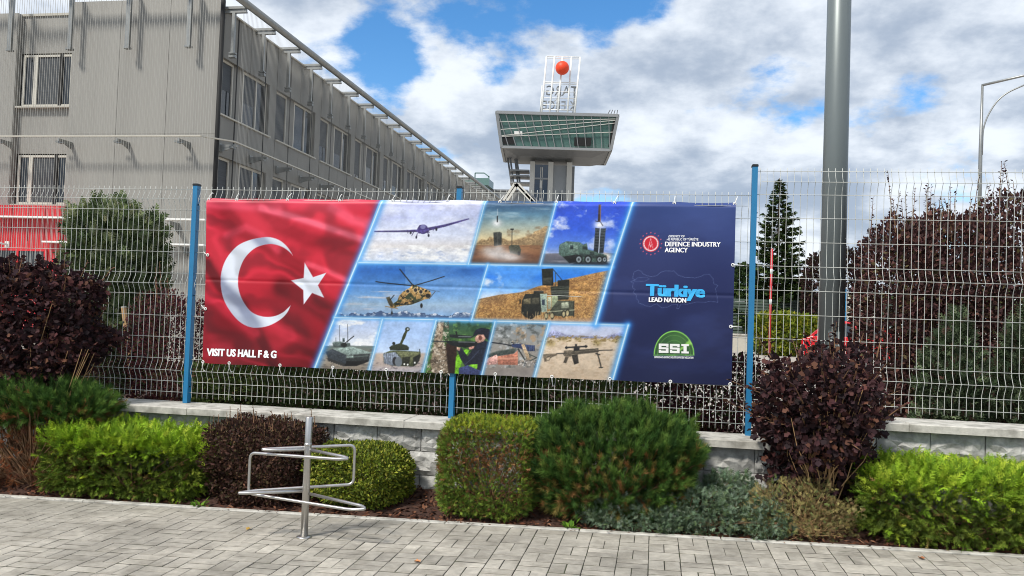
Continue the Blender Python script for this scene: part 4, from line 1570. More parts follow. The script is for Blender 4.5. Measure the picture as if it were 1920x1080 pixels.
    tr = [(24, 440), (12, 432), (44, 418), (24, 408), (36, 360), (66, 345), (92, 356), (100, 372), (124, 384), (160, 396), (205, 388), (236, 362), (275, 350), (320, 356), (332, 350), (366, 384), (420, 402), (470, 400), (490, 406), (540, 392), (560, 380), (600, 378), (628, 410), (634, 448), (664, 462), (645, 486), (656, 530), (664, 588), (610, 580), (560, 588), (500, 586), (440, 600), (385, 602), (370, 636), (356, 634), (362, 604), (320, 604), (290, 622), (244, 630), (206, 600), (180, 606), (160, 622), (120, 612), (84, 596), (66, 592), (72, 578), (54, 560), (50, 530), (28, 512), (44, 492), (24, 478), (30, 440), (24, 440)]
    a.line(tr, .45, (126, 142, 190), .6, .75)
    a.line([(34, 430), (60, 404), (130, 400), (150, 412), (120, 428), (40, 432)], .4, (126, 142, 190), .6, .6)
    c = (161, 147)
    a.ell(c, 15.6, 15.6, (214, 40, 58))
    a.ell(c, 14, 14, (240, 216, 220))
    a.ell(c, 12, 12, (206, 30, 50))
    for k in range(16):
        t_ = k*2*PI/16
        a.ell((c[0]+84*math.cos(t_)*.96, c[1]+84*math.sin(t_)*.98), 1.1, 1.1, (226, 92, 122))
    for k in range(20):
        t_ = k*2*PI/20
        a.ell((c[0]+52*math.cos(t_), c[1]+52*math.sin(t_)), 1.0, 1.0, (250, 236, 238))
    a.line([(160, 108), (142, 184)], .6, (244, 214, 218))
    a.line([(160, 108), (178, 184)], .6, (244, 214, 218))
    a.ell((160, 152), 2.4, 2.8, (250, 240, 240))
    a.ell((161, 150), 1.8, 2.1, (206, 30, 50))
    a.ell((160, 170), 1., 1., (250, 240, 240))
    dome = lambda k: [(335+150*k*math.cos(PI*t/24)*1.0, 980-178*k*math.sin(PI*t/24)) for t in range(25)]
    a.poly([(p[0], p[1]) for p in dome(1.01)][::-1]+[(184, 988), (486, 988)][0:0], (150, 226, 96))
    a.poly(dome(.965), (52, 92, 52))
    for k, al in ((.82, .55), (.6, .5), (.38, .5)):
        a.line(dome(k), .7, (150, 216, 110), .6, al)
    a.poly([(335, 975), (450, 868), (470, 900)], (176, 236, 110), 1.5, .75)
    a.poly([(335, 980), (300, 830), (370, 812), (440, 868)], (96, 150, 74), 6, .35)
    a.line([(184, 984), (486, 984)], 1., (150, 226, 96))
    return a.C


def ban_wave(x, z):
    """how far the sheet stands off its plane (towards the camera)"""
    w = .010*np.sin(x*2.1+.6)*np.sin((z-1.0)*2.0)+.006*(fbm((x+9)*1.3, z*1.1, 77, 3)-.5)*2
    for gx in (-4.1, .55):
        w = w+.012*np.exp(-((x-gx)**2)/.12)*np.sin((x-gx)*9+(z-1.8)*7)*.6
    w = w+.010*np.sin(x*7.5+z*3.)*np.exp(-((2.55-z)/.25)**2)+.006*np.sin(x*5.1-z*6.)
    w = w-.012*np.exp(-((z-1.78)/.014)**2)*.35            # the crease left by folding
    dt = (2.545+.004*(x+1.8)) - z
    w = w-.03*np.clip(1-dt/.045, 0, 1)**2                   # the top hem leans back
    return w


def build_banner():
    TL, TR, BR, BL = (aty(u, v, BAN_Y) for u, v in ((388, 370.5), (1380, 378.5), (1371.5, 722), (379.5, 680.5)))
    root = empty('exhibition_banner', (TL[0], BAN_Y, BL[2]), label='wide printed vinyl banner with red flag and defence pictures tied to the fence', cat='banner')
    nu, nv = 900, 300
    s, t = np.meshgrid(np.linspace(0, 1, nu+1), np.linspace(0, 1, nv+1))
    X = (BL[0]*(1-s)+BR[0]*s)*(1-t)+(TL[0]*(1-s)+TR[0]*s)*t
    Z = (BL[2]*(1-s)+BR[2]*s)*(1-t)+(TL[2]*(1-s)+TR[2]*s)*t
    # edges sag a little between the ties
    Z = Z-.006*np.abs(np.sin(s*PI*10))*t**6-.004*np.abs(np.sin(s*PI*10))*(1-t)**8
    w = ban_wave(X, Z)
    Y = BAN_Y-w
    pu, pv = proj(np.stack([X, np.full_like(X, BAN_Y), Z], -1))
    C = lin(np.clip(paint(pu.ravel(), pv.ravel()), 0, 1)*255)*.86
    V = np.stack([X-TL[0], Y-BAN_Y, Z-BL[2]], -1).reshape(-1, 3)
    idx = np.arange((nu+1)*(nv+1)).reshape(nv+1, nu+1)
    Q = np.stack([idx[:-1, :-1], idx[:-1, 1:], idx[1:, 1:], idx[1:, :-1]], -1).reshape(-1, 4)
    cu = (pu[:-1, :-1]+pu[1:, 1:]).ravel()/2
    cv = (pv[:-1, :-1]+pv[1:, 1:]).ravel()/2
    reg = np.zeros(len(Q), int)
    H_ = Art(cu, cv)
    allq = np.arange(len(Q))
    for k, P in PANELS.items():
        reg[H_.sd(P, allq) >= 0] = k
    flag = (cu < np.interp(cv, [378, 690], [716, 590])) & (reg == 0)
    reg[flag] = 11
    names = {0: ('navy_panel', 'dark blue panel with white and blue lettering'), 11: ('flag_print', 'red flag with white crescent and star'), 1: ('picture', 'printed picture of a drone above clouds'),
             2: ('picture', 'printed picture of a camouflaged helicopter over mountains'), 3: ('picture', 'printed picture of a missile launch in a desert'), 4: ('picture', 'printed picture of a green rocket lorry under blue sky'),
             5: ('picture', 'printed picture of a radar lorry on a golden hill'), 6: ('picture', 'printed picture of a grey tracked vehicle'), 7: ('picture', 'printed picture of a tank with raised gun'),
             8: ('picture', 'printed picture of a person in dark clothes aiming a rifle'), 9: ('picture', 'printed picture of a machine gun on a tripod'), 10: ('picture', 'printed picture of a rifle on pale sand')}
    part = {}
    for k, (nm, lb) in names.items():
        q = Q[reg == k]
        if not len(q):
            continue
        us, inv = np.unique(q, return_inverse=True)
        me = np_mesh(nm, V[us], inv.reshape(-1, 4), C[us], M['print'], 4)
        me.shade_smooth()
        part[k] = tag(link(nm, me, root), lb)

    def ptxt(body, name, par, p0, p1, cap, rgb, bold=0., lift=.0022, fat=0):
        """lettering laid on the sheet: baseline from pixel p0 to p1, cap height in pixels"""
        a, b = aty(*p0, BAN_Y), aty(*p1, BAN_Y)
        h = abs(aty(p0[0], p0[1]-cap, BAN_Y)[2]-a[2])
        me, co = text_mesh(body, bold)
        w0, w1 = co[:, 0].min(), co[:, 0].max()
        ch = .729
        f = (co[:, 0]-w0)/(w1-w0)
        px = a[0]+(b[0]-a[0])*f
        pz = a[2]+(b[2]-a[2])*f+co[:, 1]/ch*h
        # heavy weights: the same outline laid again a hair to each side
        V, Fc = [], []
        pol = [tuple(p.vertices) for p in me.polygons]
        for i_ in range(-fat, fat+1):
            qx = px+i_*h*.035
            y = BAN_Y-ban_wave(qx, pz)-lift-.0004*(i_+fat)
            o_ = len(V)
            V += list(map(tuple, np.stack([qx-TL[0], y-BAN_Y, pz-BL[2]], 1)))
            Fc += [tuple(k_+o_ for k_ in p) for p in pol]
        m2 = bpy.data.meshes.new(name)
        m2.from_pydata([tuple(map(float, q)) for q in V], [], Fc)
        return link(name, m2, par, mat('ink_'+name, rgb, .5, var=.02))
    ptxt('VISIT US HALL F & G', 'hall_lettering', part[11], (388, 666.5), (518.5, 671), 13.6, (246, 246, 248), .03, fat=1)
    ptxt('PRESIDENCY OF', 'small_lettering', part[0], (1247, 444.8), (1283.6, 445.2), 4.3, (232, 234, 240), .022)
    ptxt('THE REPUBLIC OF TÜRKİYE', 'small_lettering', part[0], (1247, 450.6), (1309, 451.2), 4.3, (232, 234, 240), .022)
    ptxt('DEFENCE INDUSTRY', 'agency_lettering', part[0], (1247, 461.6), (1350.5, 462.9), 8.8, (246, 246, 248), .01, fat=1)
    ptxt('AGENCY', 'agency_lettering', part[0], (1246.5, 472.8), (1289, 473.4), 8.8, (246, 246, 248), .01, fat=1)
    ptxt('Türkiye', 'country_lettering', part[0], (1212, 554), (1320.5, 557.3), 22.5, (58, 178, 240), .02, .0022, 2)
    ptxt('LEAD NATION', 'nation_lettering', part[0], (1216.6, 565.8), (1286.3, 567.2), 8.6, (246, 246, 248), .025, .0052, 1)
    # slab letters on the green badge
    u0, v0, kx, ky = 1235.2, 661.6, 56.6/155., 17.4/48.
    Sb = [(0, 48, 50, 36), (0, 36, 14, 29), (38, 36, 50, 32), (0, 29, 50, 19), (36, 19, 50, 12), (0, 16, 12, 12), (0, 12, 50, 0)]
    Ib = [(0, 48, 38, 38), (11, 38, 27, 10), (0, 10, 38, 0)]
    for ox_, rects in ((0, Sb), (57, Sb), (116, Ib)):
        Vs_, Fs_ = [], []
        for (xa, ya, xb, yb_) in rects:
            o_ = len(Vs_)
            for (x_, y_) in ((xa, yb_), (xb, yb_), (xb, ya), (xa, ya)):
                p = aty(u0+(ox_+x_)*kx, v0-y_*ky+(ox_+x_)*kx*.02, BAN_Y)
                yy = BAN_Y-float(ban_wave(np.array([p[0]]), np.array([p[2]]))[0])-.003
                Vs_.append((p[0]-TL[0], yy-BAN_Y, p[2]-BL[2]))
            Fs_.append((o_, o_+1, o_+2, o_+3))
        MB().add(Vs_, Fs_).build('badge_letter', M['white'], part[0])
    ptxt("DEFENCE AND AEROSPACE INDUSTRY EXPORTERS' ASSOCIATION", 'badge_small_lettering', part[0], (1227, 671.3), (1300, 672.3), 3.6, (236, 238, 240), .03)
    # eyelets and cable ties
    ey = []
    for u in (390.6, 442, 538, 635, 735, 837.6, 936.7, 1043, 1152, 1264.5, 1378):
        ey.append((u, np.interp(u, [388, 1380], [372.5, 380.5])+1.2, 0))
    for u in (380.8, 430, 526, 624, 724.6, 827, 928.7, 1035, 1143.5, 1257, 1369):
        ey.append((u, np.interp(u, [380, 1371], [680.5, 722])-1.8, 1))
    ey += [(389, 478, 2), (384.5, 579, 2), (1374, 497, 3), (1370.5, 612.5, 3)]
    gm = MB()
    ring = [(.0115*math.cos(k*PI/6), -.004, .0115*math.sin(k*PI/6)) for k in range(13)]
    gm.tube(ring, .0042, 6, False)
    gme = gm.mesh('eyelet', M['white'], True)
    for u, v, side in ey:
        p = aty(u, v, BAN_Y)
        y = BAN_Y-float(ban_wave(np.array([p[0]]), np.array([p[2]]))[0])
        e = link('eyelet', gme, root, loc=(p[0]-TL[0], y-BAN_Y, p[2]-BL[2]))
        d = [(rng.uniform(-.01, .035), .05, .06+.01*rng.random()), (rng.uniform(-.01, .01), .05, -.085), (-.06, .05, .03), (.09, .05, .0)][side]
        m = MB().tube([(0, -.008, 0), (d[0]*.5, -.005, d[2]*.5), (d[0], d[1]*.6, d[2]), (d[0]*.9, d[1], d[2]*.95)], .0034, 5)
        m.build('cable_tie', M['rope'], e)


build_banner()


# ------------------------------------------------------------------ street furniture and things in the yard
def bend(pts, r=.04, n=5):
    """polyline with rounded corners"""
    P = [Vector(p) for p in pts]
    out = [P[0]]
    for a, b, c in zip(P[:-2], P[1:-1], P[2:]):
        d0, d1 = (a-b), (c-b)
        k = min(r, d0.length*.45, d1.length*.45)
        s, e = b+d0.normalized()*k, b+d1.normalized()*k
        for i in range(n+1):
            t = i/n
            out.append(s*(1-t)**2+b*2*t*(1-t)+e*t*t)
    out.append(P[-1])
    return out


def build_rack():
    p = atz(570, 1008, -.03)
    z0 = ground(p[0])
    r = empty('bicycle_stand', (p[0], p[1], z0+.001), YAW, 'stainless steel bicycle stand with bent tube loops on the pavement', 'bicycle stand')
    pm = MB()
    pm.lathe([(.0245, 0), (.0245, .822), (.022, .826)], n=24)
    post = pm.build('post', M['steel'], r, True)
    MB().lathe([(.052, .0), (.052, .006), (.03, .010)], n=24).build('base_plate', M['steel'], post, True)
    MB().lathe([(.0255, .628), (.0255, .648)], n=24).build('joint_ring', M['steel'], post, True)
    A = [(.02, 0, .60), (.28, -.15, .588), (.322, -.19, .584), (.25, -.205, .58), (-.415, .06, .555), (-.415, .06, .272), (.36, -.245, .258), (.46, -.26, .27), (.43, -.215, .278), (.02, 0, .30)]
    B = [(-.02, 0, .60), (-.25, -.045, .597), (-.315, -.04, .598), (-.23, .0, .60), (.30, .14, .622), (.30, .14, .345), (-.34, -.02, .312), (-.45, -.075, .302), (-.39, -.075, .304), (-.02, 0, .315)]
    for L_ in (A, B):
        MB().tube(bend(L_, .045, 6), .0105, 10).build('tube_loop', M['steel'], r, True)


def build_masts():
    c = aty(1563, 450, 9.5)
    m = empty('lamp_mast', (c[0], 9.5, .3), label='thick grey steel mast standing right behind the fence', cat='mast')
    MB().lathe([(.137, 0), (.128, 3.5), (.118, 7.5)], n=32).build('shaft', M['pole'], m, True)
    MB().lathe([(.2, 0), (.2, .03), (.14, .05)], n=24).build('base_flange', M['steel_dark'], m)
    MB().box(-.06, .06, -.141, -.11, .9, 1.2).build('service_hatch', M['pole'], m)
    a = aty(1836, 420, 28)
    l = empty('street_lamp', (a[0], 28, .22), label='slender white street lamp with curved arm above the purple hedge', cat='street lamp')
    zt = aty(1840, 160, 28)[2]-.22
    MB().tube([(0, 0, 0), (0, 0, zt*.78), (.02, 0, zt)], [.07, .055, .035], 10).build('pole', M['steel_dark'], l, True)
    MB().tube([(0, 0, zt), (2.6, -.4, zt+.55)], [.04, .035], 8).build('arm', M['steel_dark'], l, True)
    MB().tube(bend([(.05, 0, zt-2.2), (.06, 0, zt-1.2), (.5, -.08, zt-.35), (1.9, -.3, zt+.28)], .9, 8), .024, 8).build('brace', M['steel_dark'], l, True)
    MB().box(2.3, 3.1, -.6, -.25, zt+.44, zt+.58).build('lamp_head', M['steel_dark'], l)
    # striped marker pole, far fence, sign board
    p = aty(1445, 560, 34)
    k = empty('marker_pole', (p[0], 34, .22), label='thin red pole standing in front of the spruce', cat='pole')
    MB().tube([(0, 0, 0), (0, 0, 4.3)], .045, 8).build('pole_shaft', M['red'], k, True)
    for i in range(1, 3):
        MB().tube([(0, 0, .9+i*1.2), (0, 0, 1.1+i*1.2)], .047, 8).build('white_band', M['white'], k, True)
    f = empty('slat_fence', (5, 44, .22), label='dark green slatted fence across the far yard', cat='fence')
    for i in range(6):
        MB().box(-6.2+i*2.5, -6.12+i*2.5, -.05, .05, 0, 2.6).build('post', M['slatgreen'], f)
    for j in range(17):
        MB().box(-8, 9, -.09, -.06, .05+j*.15, .16+j*.15).build('slat', M['slatgreen'], f)
    q = aty(1604, 600, 38)
    g = empty('yard_gate', (q[0], 38, .22), label='white panel gate with blue post beyond the mast', cat='gate')
    MB().box(-.35, .8, -.03, .03, .3, 2.8).build('gate_panel', M['trim'], g)
    MB().box(-.52, -.38, -.08, .08, 0, 2.95).build('gate_post', M['post'], g)
    w = aty(1385, 628, 40)
    lw = empty('kerb_wall', (w[0]-3, 40, .22), label='low pale concrete wall at the far edge of the yard', cat='wall')
    MB().box(-6, 3.6, 0, .3, 0, .75).build('wall_body', M['trim'], lw)
    MB().box(-6.05, 3.65, -.04, .34, .75, .82).build('wall_coping', M['cap'], lw)


M['slatgreen'] = mat('green_slat', (74, 88, 78), .6, var=.1)


def build_car():
    p = aty(1568, 625, 31)
    c = empty('parked_car', (p[0]+1.0, 31, .22), R_(-12), 'red parked car seen past the mast beyond the fence', 'car')
    W = .86
    # lower body: side profile swept between shrinking sections
    prof = [(-2.05, .3), (-2.12, .55), (-2.08, .86), (-1.75, .97), (.85, .99), (1.75, .86), (2.05, .68), (2.08, .42), (1.98, .28), (1.55, .22), (-1.6, .22)]
    bm = MB()
    n = len(prof)
    secs = [(-W, .9), (-W*.97, 1.), (W*.97, 1.), (W, .9)]
    vs = [(x*(.985 if abs(y) == W else 1), y, .6+(z-.6)*k) for y, k in secs for x, z in prof]
    bm.add(vs, [(i*n+j, i*n+(j+1) % n, (i+1)*n+(j+1) % n, (i+1)*n+j) for i in range(3) for j in range(n)]+[tuple(range(n)), tuple(range(3*n, 4*n))[::-1]])
    body = bm.build('body', M['carpaint'], c)
    # cabin: glasshouse with painted roof and pillars
    b0 = [(-1.8, .95), (1.05, .97)]
    t0 = [(-1.25, 1.46), (.28, 1.48)]
    gl = MB()
    wb, wt = .8, .62
    V = [(b0[0][0], -wb, .95), (b0[1][0], -wb, .97), (b0[1][0], wb, .97), (b0[0][0], wb, .95), (t0[0][0], -wt, 1.45), (t0[1][0], -wt, 1.46), (t0[1][0], wt, 1.46), (t0[0][0], wt, 1.45)]
    gl.add(V, [(0, 1, 5, 4), (1, 2, 6, 5), (2, 3, 7, 6), (3, 0, 4, 7)])
    gl.build('window_glass', M['winglass'], c)
    rf = MB()
    rf.add([(t0[0][0]-.04, -wt-.02, 1.44), (t0[1][0]+.05, -wt-.02, 1.44), (t0[1][0]+.05, wt+.02, 1.44), (t0[0][0]-.04, wt+.02, 1.44), (-1.0, -wt*.8, 1.52), (.05, -wt*.8, 1.53), (.05, wt*.8, 1.53), (-1.0, wt*.8, 1.52)],
           [(0, 1, 5, 4), (1, 2, 6, 5), (2, 3, 7, 6), (3, 0, 4, 7), (4, 5, 6, 7)])
    rf.build('roof', M['carpaint'], c)
    for i in range(4):
        MB().bar(V[i], V[i+4], .09, .09).build('pillar', M['carpaint'], c)
    for s in (-1, 1):
        MB().bar((-.35, s*(wb+.005), .97), (-.35, s*(wt+.005), 1.45), .08, .06).build('pillar', M['carpaint'], c)
    for x in (-1.3, 1.32):
        for s in (-1, 1):
            w = MB().tube([(x, s*.68, .31), (x, s*.875, .31)], .31, 20).build('wheel', M['tyre'], c)
            MB().tube([(x, s*.86, .31), (x, s*.885, .31)], .19, 14).build('rim', M['steel_dark'], w)
    for s in (-1, 1):
        MB().box(-2.13, -2.02, s*.62-.16, s*.62+.16, .68, .84).build('tail_lamp', M['lamp_red'], c)
        MB().box(1.86, 2.06, s*.6-.17, s*.6+.17, .62, .76).build('headlight', M['white'], c)
        MB().box(.62, .8, s*.92-.09, s*.92+.09, .96, 1.08).build('side_mirror', M['carpaint'], c)
    MB().box(-2.16, -2.1, -.26, .26, .5, .62).build('number_plate', M['white'], c)


build_rack()
build_masts()
build_car()


# ------------------------------------------------------------------ plants
def nrm(v):
    return v/np.maximum(np.linalg.norm(v, axis=-1, keepdims=True), 1e-9)


RHOMB = (np.array([(0, 0, 0), (.5, .27, .06), (1, 0, 0), (.5, -.27, .06)]), [(0, 1, 2), (0, 2, 3)])
LOBED = (np.array([(0, 0, 0), (.16, .36, .05), (.42, .24, .03), (.66, .40, .05), (1, 0, -.05), (.66, -.40, .05), (.42, -.24, .03), (.16, -.36, .05)]),
         [(0, i, i+1) for i in range(1, 7)])


def spray(n=9, seed=0, w=.05, L=.42):
    r = np.random.default_rng(seed)
    V, Fa = [], []

    def blade(b, d, l, ww):
        d = d/np.linalg.norm(d)
        s = np.cross(d, [0, 0, 1.])
        s = s/max(np.linalg.norm(s), 1e-6)
        o = len(V)
        V.extend([b-s*ww*.5, b+s*ww*.5+d*l*.25, b+d*l, b-s*ww+d*l*.35])
        Fa.extend([(o, o+1, o+2), (o, o+2, o+3)])
    blade(np.zeros(3), np.array([1., 0, .1]), 1., w*.9)
    for k in range(n-1):
        t = .15+.75*k/(n-1)
        sg = 1 if k % 2 else -1
        blade(np.array([t, 0, .1*t]), np.array([.8, sg*(.75+.2*r.random()), r.uniform(-.35, .5)]), L*(1.15-t*.7), w)
    return np.array(V), Fa


def tuft(n=16, seed=0, spread=.75, w=.045):
    r = np.random.default_rng(seed)
    V, Fa = [], []
    for k in range(n):
        a = 2*PI*k/n+r.uniform(-.2, .2)
        sp = spread*r.uniform(.35, 1.1)
        d = np.array([1., sp*math.cos(a), sp*math.sin(a)])
        d = d/np.linalg.norm(d)*r.uniform(.75, 1.1)
        b = np.array([r.uniform(-.45, .15), 0, 0])
        s = np.cross(d, r.normal(size=3))
        s = s/np.linalg.norm(s)*w/2
        o = len(V)
        V += [b-s, b+s, b+d]
        Fa.append((o, o+1, o+2))
    return np.array(V), Fa


def scatter(name, parent, mt, P, D, Nn, S, C, tmpls, org):
    """leaf-sized faces: one template copy per point"""
    Vs, Ts, Cs, o = [], [], [], 0
    n = len(P)
    which = rng.integers(len(tmpls), size=n)
    D = nrm(D)
    Nn = nrm(Nn-D*(Nn*D).sum(-1, keepdims=True))
    B = np.cross(Nn, D)
    for k, (tv, tf) in enumerate(tmpls):
        i = np.nonzero(which == k)[0]
        if not len(i):
            continue
        s = S[i][:, None, None]
        V = P[i][:, None]+s*(tv[None, :, 0:1]*D[i][:, None]+tv[None, :, 1:2]*B[i][:, None]+tv[None, :, 2:3]*Nn[i][:, None])
        T = np.array(tf)[None]+(np.arange(len(i))*len(tv))[:, None, None]+o
        Vs.append(V.reshape(-1, 3))
        Ts.append(T.reshape(-1, 3))
        Cs.append(np.repeat(C[i], len(tv), 0))
        o += V.shape[0]*V.shape[1]
    me = np_mesh(name, np.concatenate(Vs)-np.array(org), np.concatenate(Ts), np.concatenate(Cs), mt)
    return tag(link(name, me, parent), kind='stuff')


def n3(d, s):
    return (vnoise(d[:, 0]+31.7, d[:, 1]+12.3, s)+vnoise(d[:, 1]+7.7, d[:, 2]+40.1, s+1)+vnoise(d[:, 2]+3.3, d[:, 0]+22.9, s+2))/3


def volume(n, c, r, p=2.5, lump=.12, lk=2.5, shell=.25, zmin=None, seed=1, taper=0.):
    """points through a lumpy rounded volume, denser towards its skin; returns points, outward normals, skin depth g (1 = skin), unit coords"""
    c, r = np.array(c, float), np.array(r, float)
    out = [[], [], [], []]
    got = 0
    while got < n:
        q = rng.uniform(-1.2, 1.2, (n*3, 3))
        k = 1-taper*np.clip(q[:, 2:3]*.5+.5, 0, 1)
        qq = q.copy()
        qq[:, :2] /= k
        f = (np.abs(qq)**p).sum(1)**(1/p)
        d = nrm(q)
        lv = 1+lump*(n3(d*lk, seed)-.5)*2.6+lump*.5*(n3(d*lk*3, seed+9)-.5)*2
        g = f/lv
        ok = (g < 1) & (rng.random(len(q)) < np.exp(-(1-g)/shell))
        P = c+q*r
        if zmin is not None:
            ok &= P[:, 2] > zmin
        nn = nrm(np.sign(qq)*np.abs(qq)**(p-1)/r)
        for o, a in zip(out, (P, nn, g, q)):
            o.append(a[ok])
        got += int(ok.sum())
    return [np.concatenate(o)[:n] for o in out]


def pick(pal, w, n, jit=.18):
    pal = lin(pal)
    c = pal[rng.choice(len(pal), n, p=np.array(w)/sum(w))]
    return c*rng.uniform(1-jit, 1+jit, (n, 1))*(1+rng.normal(0, .04, (n, 3)))


def stems(parent, org, base, tips, r0=.008, m=None, name='stem', wob=.03):
    mb = MB()
    for t in tips:
        b = np.array(base)+np.array([rng.normal(0, .05), rng.normal(0, .04), 0])
        pts = []
        for k in range(5):
            f = k/4
            p = b*(1-f)+np.array(t)*f
            p[0] += (f-f*f)*rng.normal(0, wob*2)
            p[1] += (f-f*f)*rng.normal(0, wob*2)
            pts.append(p-np.array(org))
        mb.tube(pts, [r0*(1-.65*k/4) for k in range(5)], 5, False)
    return tag(mb.build(name, m or M['bark'], parent, True), kind='stuff')


SPR = [spray(9, s) for s in range(4)]
SPRL = [spray(11, s+10, .055, .34) for s in range(4)]
SPRB = [spray(9, s+20, .08, .4) for s in range(4)]
TUF = [tuft(15, s, .85, .075) for s in range(4)]
SPRM = [spray(6, s+30, .085, .45) for s in range(4)]
UP = np.array([0, 0, 1.])


def rnd3(n):
    return rng.normal(size=(n, 3))


def fronds(P, D, L, k, side=.55, curl=.25):
    """k sprays along each frond, alternating left and right; returns points, directions, parameter, parent index"""
    n = len(P)
    D = nrm(D)
    S_ = nrm(np.cross(D, rnd3(n)))
    up = np.cross(S_, D)
    out = [], [], [], []
    for i in range(k):
        t = (i+.5)/k
        sg = 1 if i % 2 else -1
        if i == k-1:
            sg = 0
        out[0].append(P+D*(L*t)[:, None]+up*(curl*L*t*t)[:, None])
        out[1].append(D+S_*sg*side+up*curl*t*2+rnd3(n)*.12)
        out[2].append(np.full(n, t))
        out[3].append(np.arange(n))
    return [np.concatenate(o) for o in out]


def plant(name, label, cat, base, group=None):
    return empty(name, base, label=label, cat=cat, group=group)


def u2x(u, v, y):
    return aty(u, v, y)[0]


def juniper_lime(u0, u1, vtop, label, seed, yc=6.5, ry=.38):
    x0, x1 = u2x(u0, 860, yc), u2x(u1, 900, yc)
    zt = aty((u0+u1)/2, vtop, yc)[2]
    cx = (x0+x1)/2
    zb = ground(cx)-.02
    base = (cx, yc, zb)
    o = plant('lime_juniper', label, 'shrub', base)
    c, r = (cx, yc, (zb+zt)/2), ((x1-x0)/2, ry, (zt-zb)/2)
    n = int(2150*(x1-x0))
    P, nn, g, q = volume(n, c, r, 4.2, .08, 4., .16, zb+.02, seed)
    P = P-nn*.05
    top = np.clip((q[:, 2]-.26+.45*(n3(q*4, seed+5)-.5))*2.6, 0, 1)
    D = nn*np.array([.9, .9, .5])+UP*(.1+.45*top[:, None])+rnd3(n)*.36+np.array([.28, 0, 0])
    young = pick([(148, 176, 50), (128, 158, 44), (166, 184, 60), (108, 138, 42)], [4, 4, 2, 3], n, .12)
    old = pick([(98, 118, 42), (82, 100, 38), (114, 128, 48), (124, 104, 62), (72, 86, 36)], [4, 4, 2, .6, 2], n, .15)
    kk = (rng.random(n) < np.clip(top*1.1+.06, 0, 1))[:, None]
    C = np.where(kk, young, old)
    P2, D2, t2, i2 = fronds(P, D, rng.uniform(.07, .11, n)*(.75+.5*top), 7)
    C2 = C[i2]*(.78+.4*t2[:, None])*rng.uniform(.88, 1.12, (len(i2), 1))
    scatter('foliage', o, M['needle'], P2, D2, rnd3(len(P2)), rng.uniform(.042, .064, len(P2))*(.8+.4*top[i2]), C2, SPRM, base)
    stems(o, base, (cx, yc, zb), P[rng.integers(0, n, 26)])
    return o


def mugo(u0, u1, vtop, vlow, label, seed, yc=6.6, ry=.45, dead=.2, zlow=None, n=1700):
    x0, x1 = u2x(u0, 800, yc), u2x(u1, 840, yc)
    zt = aty((u0+u1)/2, vtop, yc)[2]
    cx = (x0+x1)/2
    zb = ground(cx)-.02
    base = (cx, yc, zb)
    o = plant('mountain_pine', label, 'shrub', base)
    zl = zb if zlow is None else zlow
    c, r = (cx, yc, (zl+zt)/2), ((x1-x0)/2, ry, (zt-zl)/2)
    P, nn, g, q = volume(n, c, r, 2.6, .2, 4.6, .14, zb+.02, seed)
    P = P-nn*.06
    D = nn*.75+UP*.75+rnd3(n)*.24
    C = pick([(86, 116, 52), (68, 98, 46), (104, 130, 60), (54, 80, 40)], [4, 4, 2, 3], n, .14)
    brown = (rng.random(n) < dead*np.clip(.5-q[:, 2], 0, 1))[:, None]
    C = np.where(brown, pick([(150, 108, 66), (130, 96, 60), (132, 122, 66)], [2, 2, 3], n), C)
    P2, D2, t2, i2 = fronds(P, D, rng.uniform(.07, .12, n), 4, .12, .08)
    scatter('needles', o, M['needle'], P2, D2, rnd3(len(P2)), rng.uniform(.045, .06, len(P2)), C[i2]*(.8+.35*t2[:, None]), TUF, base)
    ts = P[rng.integers(0, n, 60)]
    stems(o, base, (cx, yc, zb), ts, .012)
    return o, c, r, base


def broadleaf(name, label, cat, c, r, p, n, size, pal, w, seed, tm=(RHOMB,), lump=.16, shell=.2, zmin=None, up=.35, nst=26, r0=.009, bark=None, base=None, taper=0., lk=3., droop=0.):
    base = base or (c[0], c[1], (zmin if zmin is not None else c[2]-r[2]))
    o = plant(name, label, cat, base)
    P, nn, g, q = volume(n, c, r, p, lump, lk, shell, zmin, seed, taper)
    D = nn*.8+UP*up+rnd3(n)*.6-UP*droop
    scatter('foliage', o, M['leaf'], P, D, nn+rnd3(n)*.6+UP*.4, rng.uniform(size*.65, size*1.25, n), pick(pal, w, n), list(tm), base)
    if nst:
        stems(o, base, base, P[rng.integers(0, n, nst)], r0, bark)
    return o, P, nn, q


def shoots(parent, org, starts, hmin, hmax, size, pal, w, m, out=None, tm=None, gap=.022):
    """long leafy shoots rising above a hedge"""
    P, D = [], []
    for j_, s in enumerate(starts):
        h = rng.uniform(hmin, hmax)
        lean = np.array([rng.normal(0, .12), rng.normal(0, .1), 1.])
        if out is not None:
            lean = nrm(out[j_]+UP*.7+rng.normal(0, .25, 3))
        tip = np.array(s)+lean*h
        MB().tube([np.array(s)-np.array(org), tip-np.array(org)], [.006, .002], 4, False).build('shoot', m, parent)
        k = int(h/gap)
        for i in range(k):
            f = (i+rng.random())/k
            P.append(np.array(s)*(1-f)+tip*f)
            a = rng.uniform(0, 2*PI)
            D.append((math.cos(a), math.sin(a), .5))
    P, D = np.array(P), np.array(D)
    n = len(P)
    scatter('shoot_leaves', parent, M['leaf'], P, D, rnd3(n)*.4+UP, rng.uniform(size*.5, size*1.0, n), pick(pal, w, n), tm or [RHOMB], org)


PURPLE = [(74, 50, 52), (58, 42, 45), (90, 58, 56), (48, 38, 40), (112, 78, 64)]
PW = [4, 4, 2, 3, 1]
WINE = [(96, 54, 58), (78, 44, 50), (116, 68, 66), (62, 38, 44), (86, 78, 50)]
WW = [4, 4, 2, 3, 1]


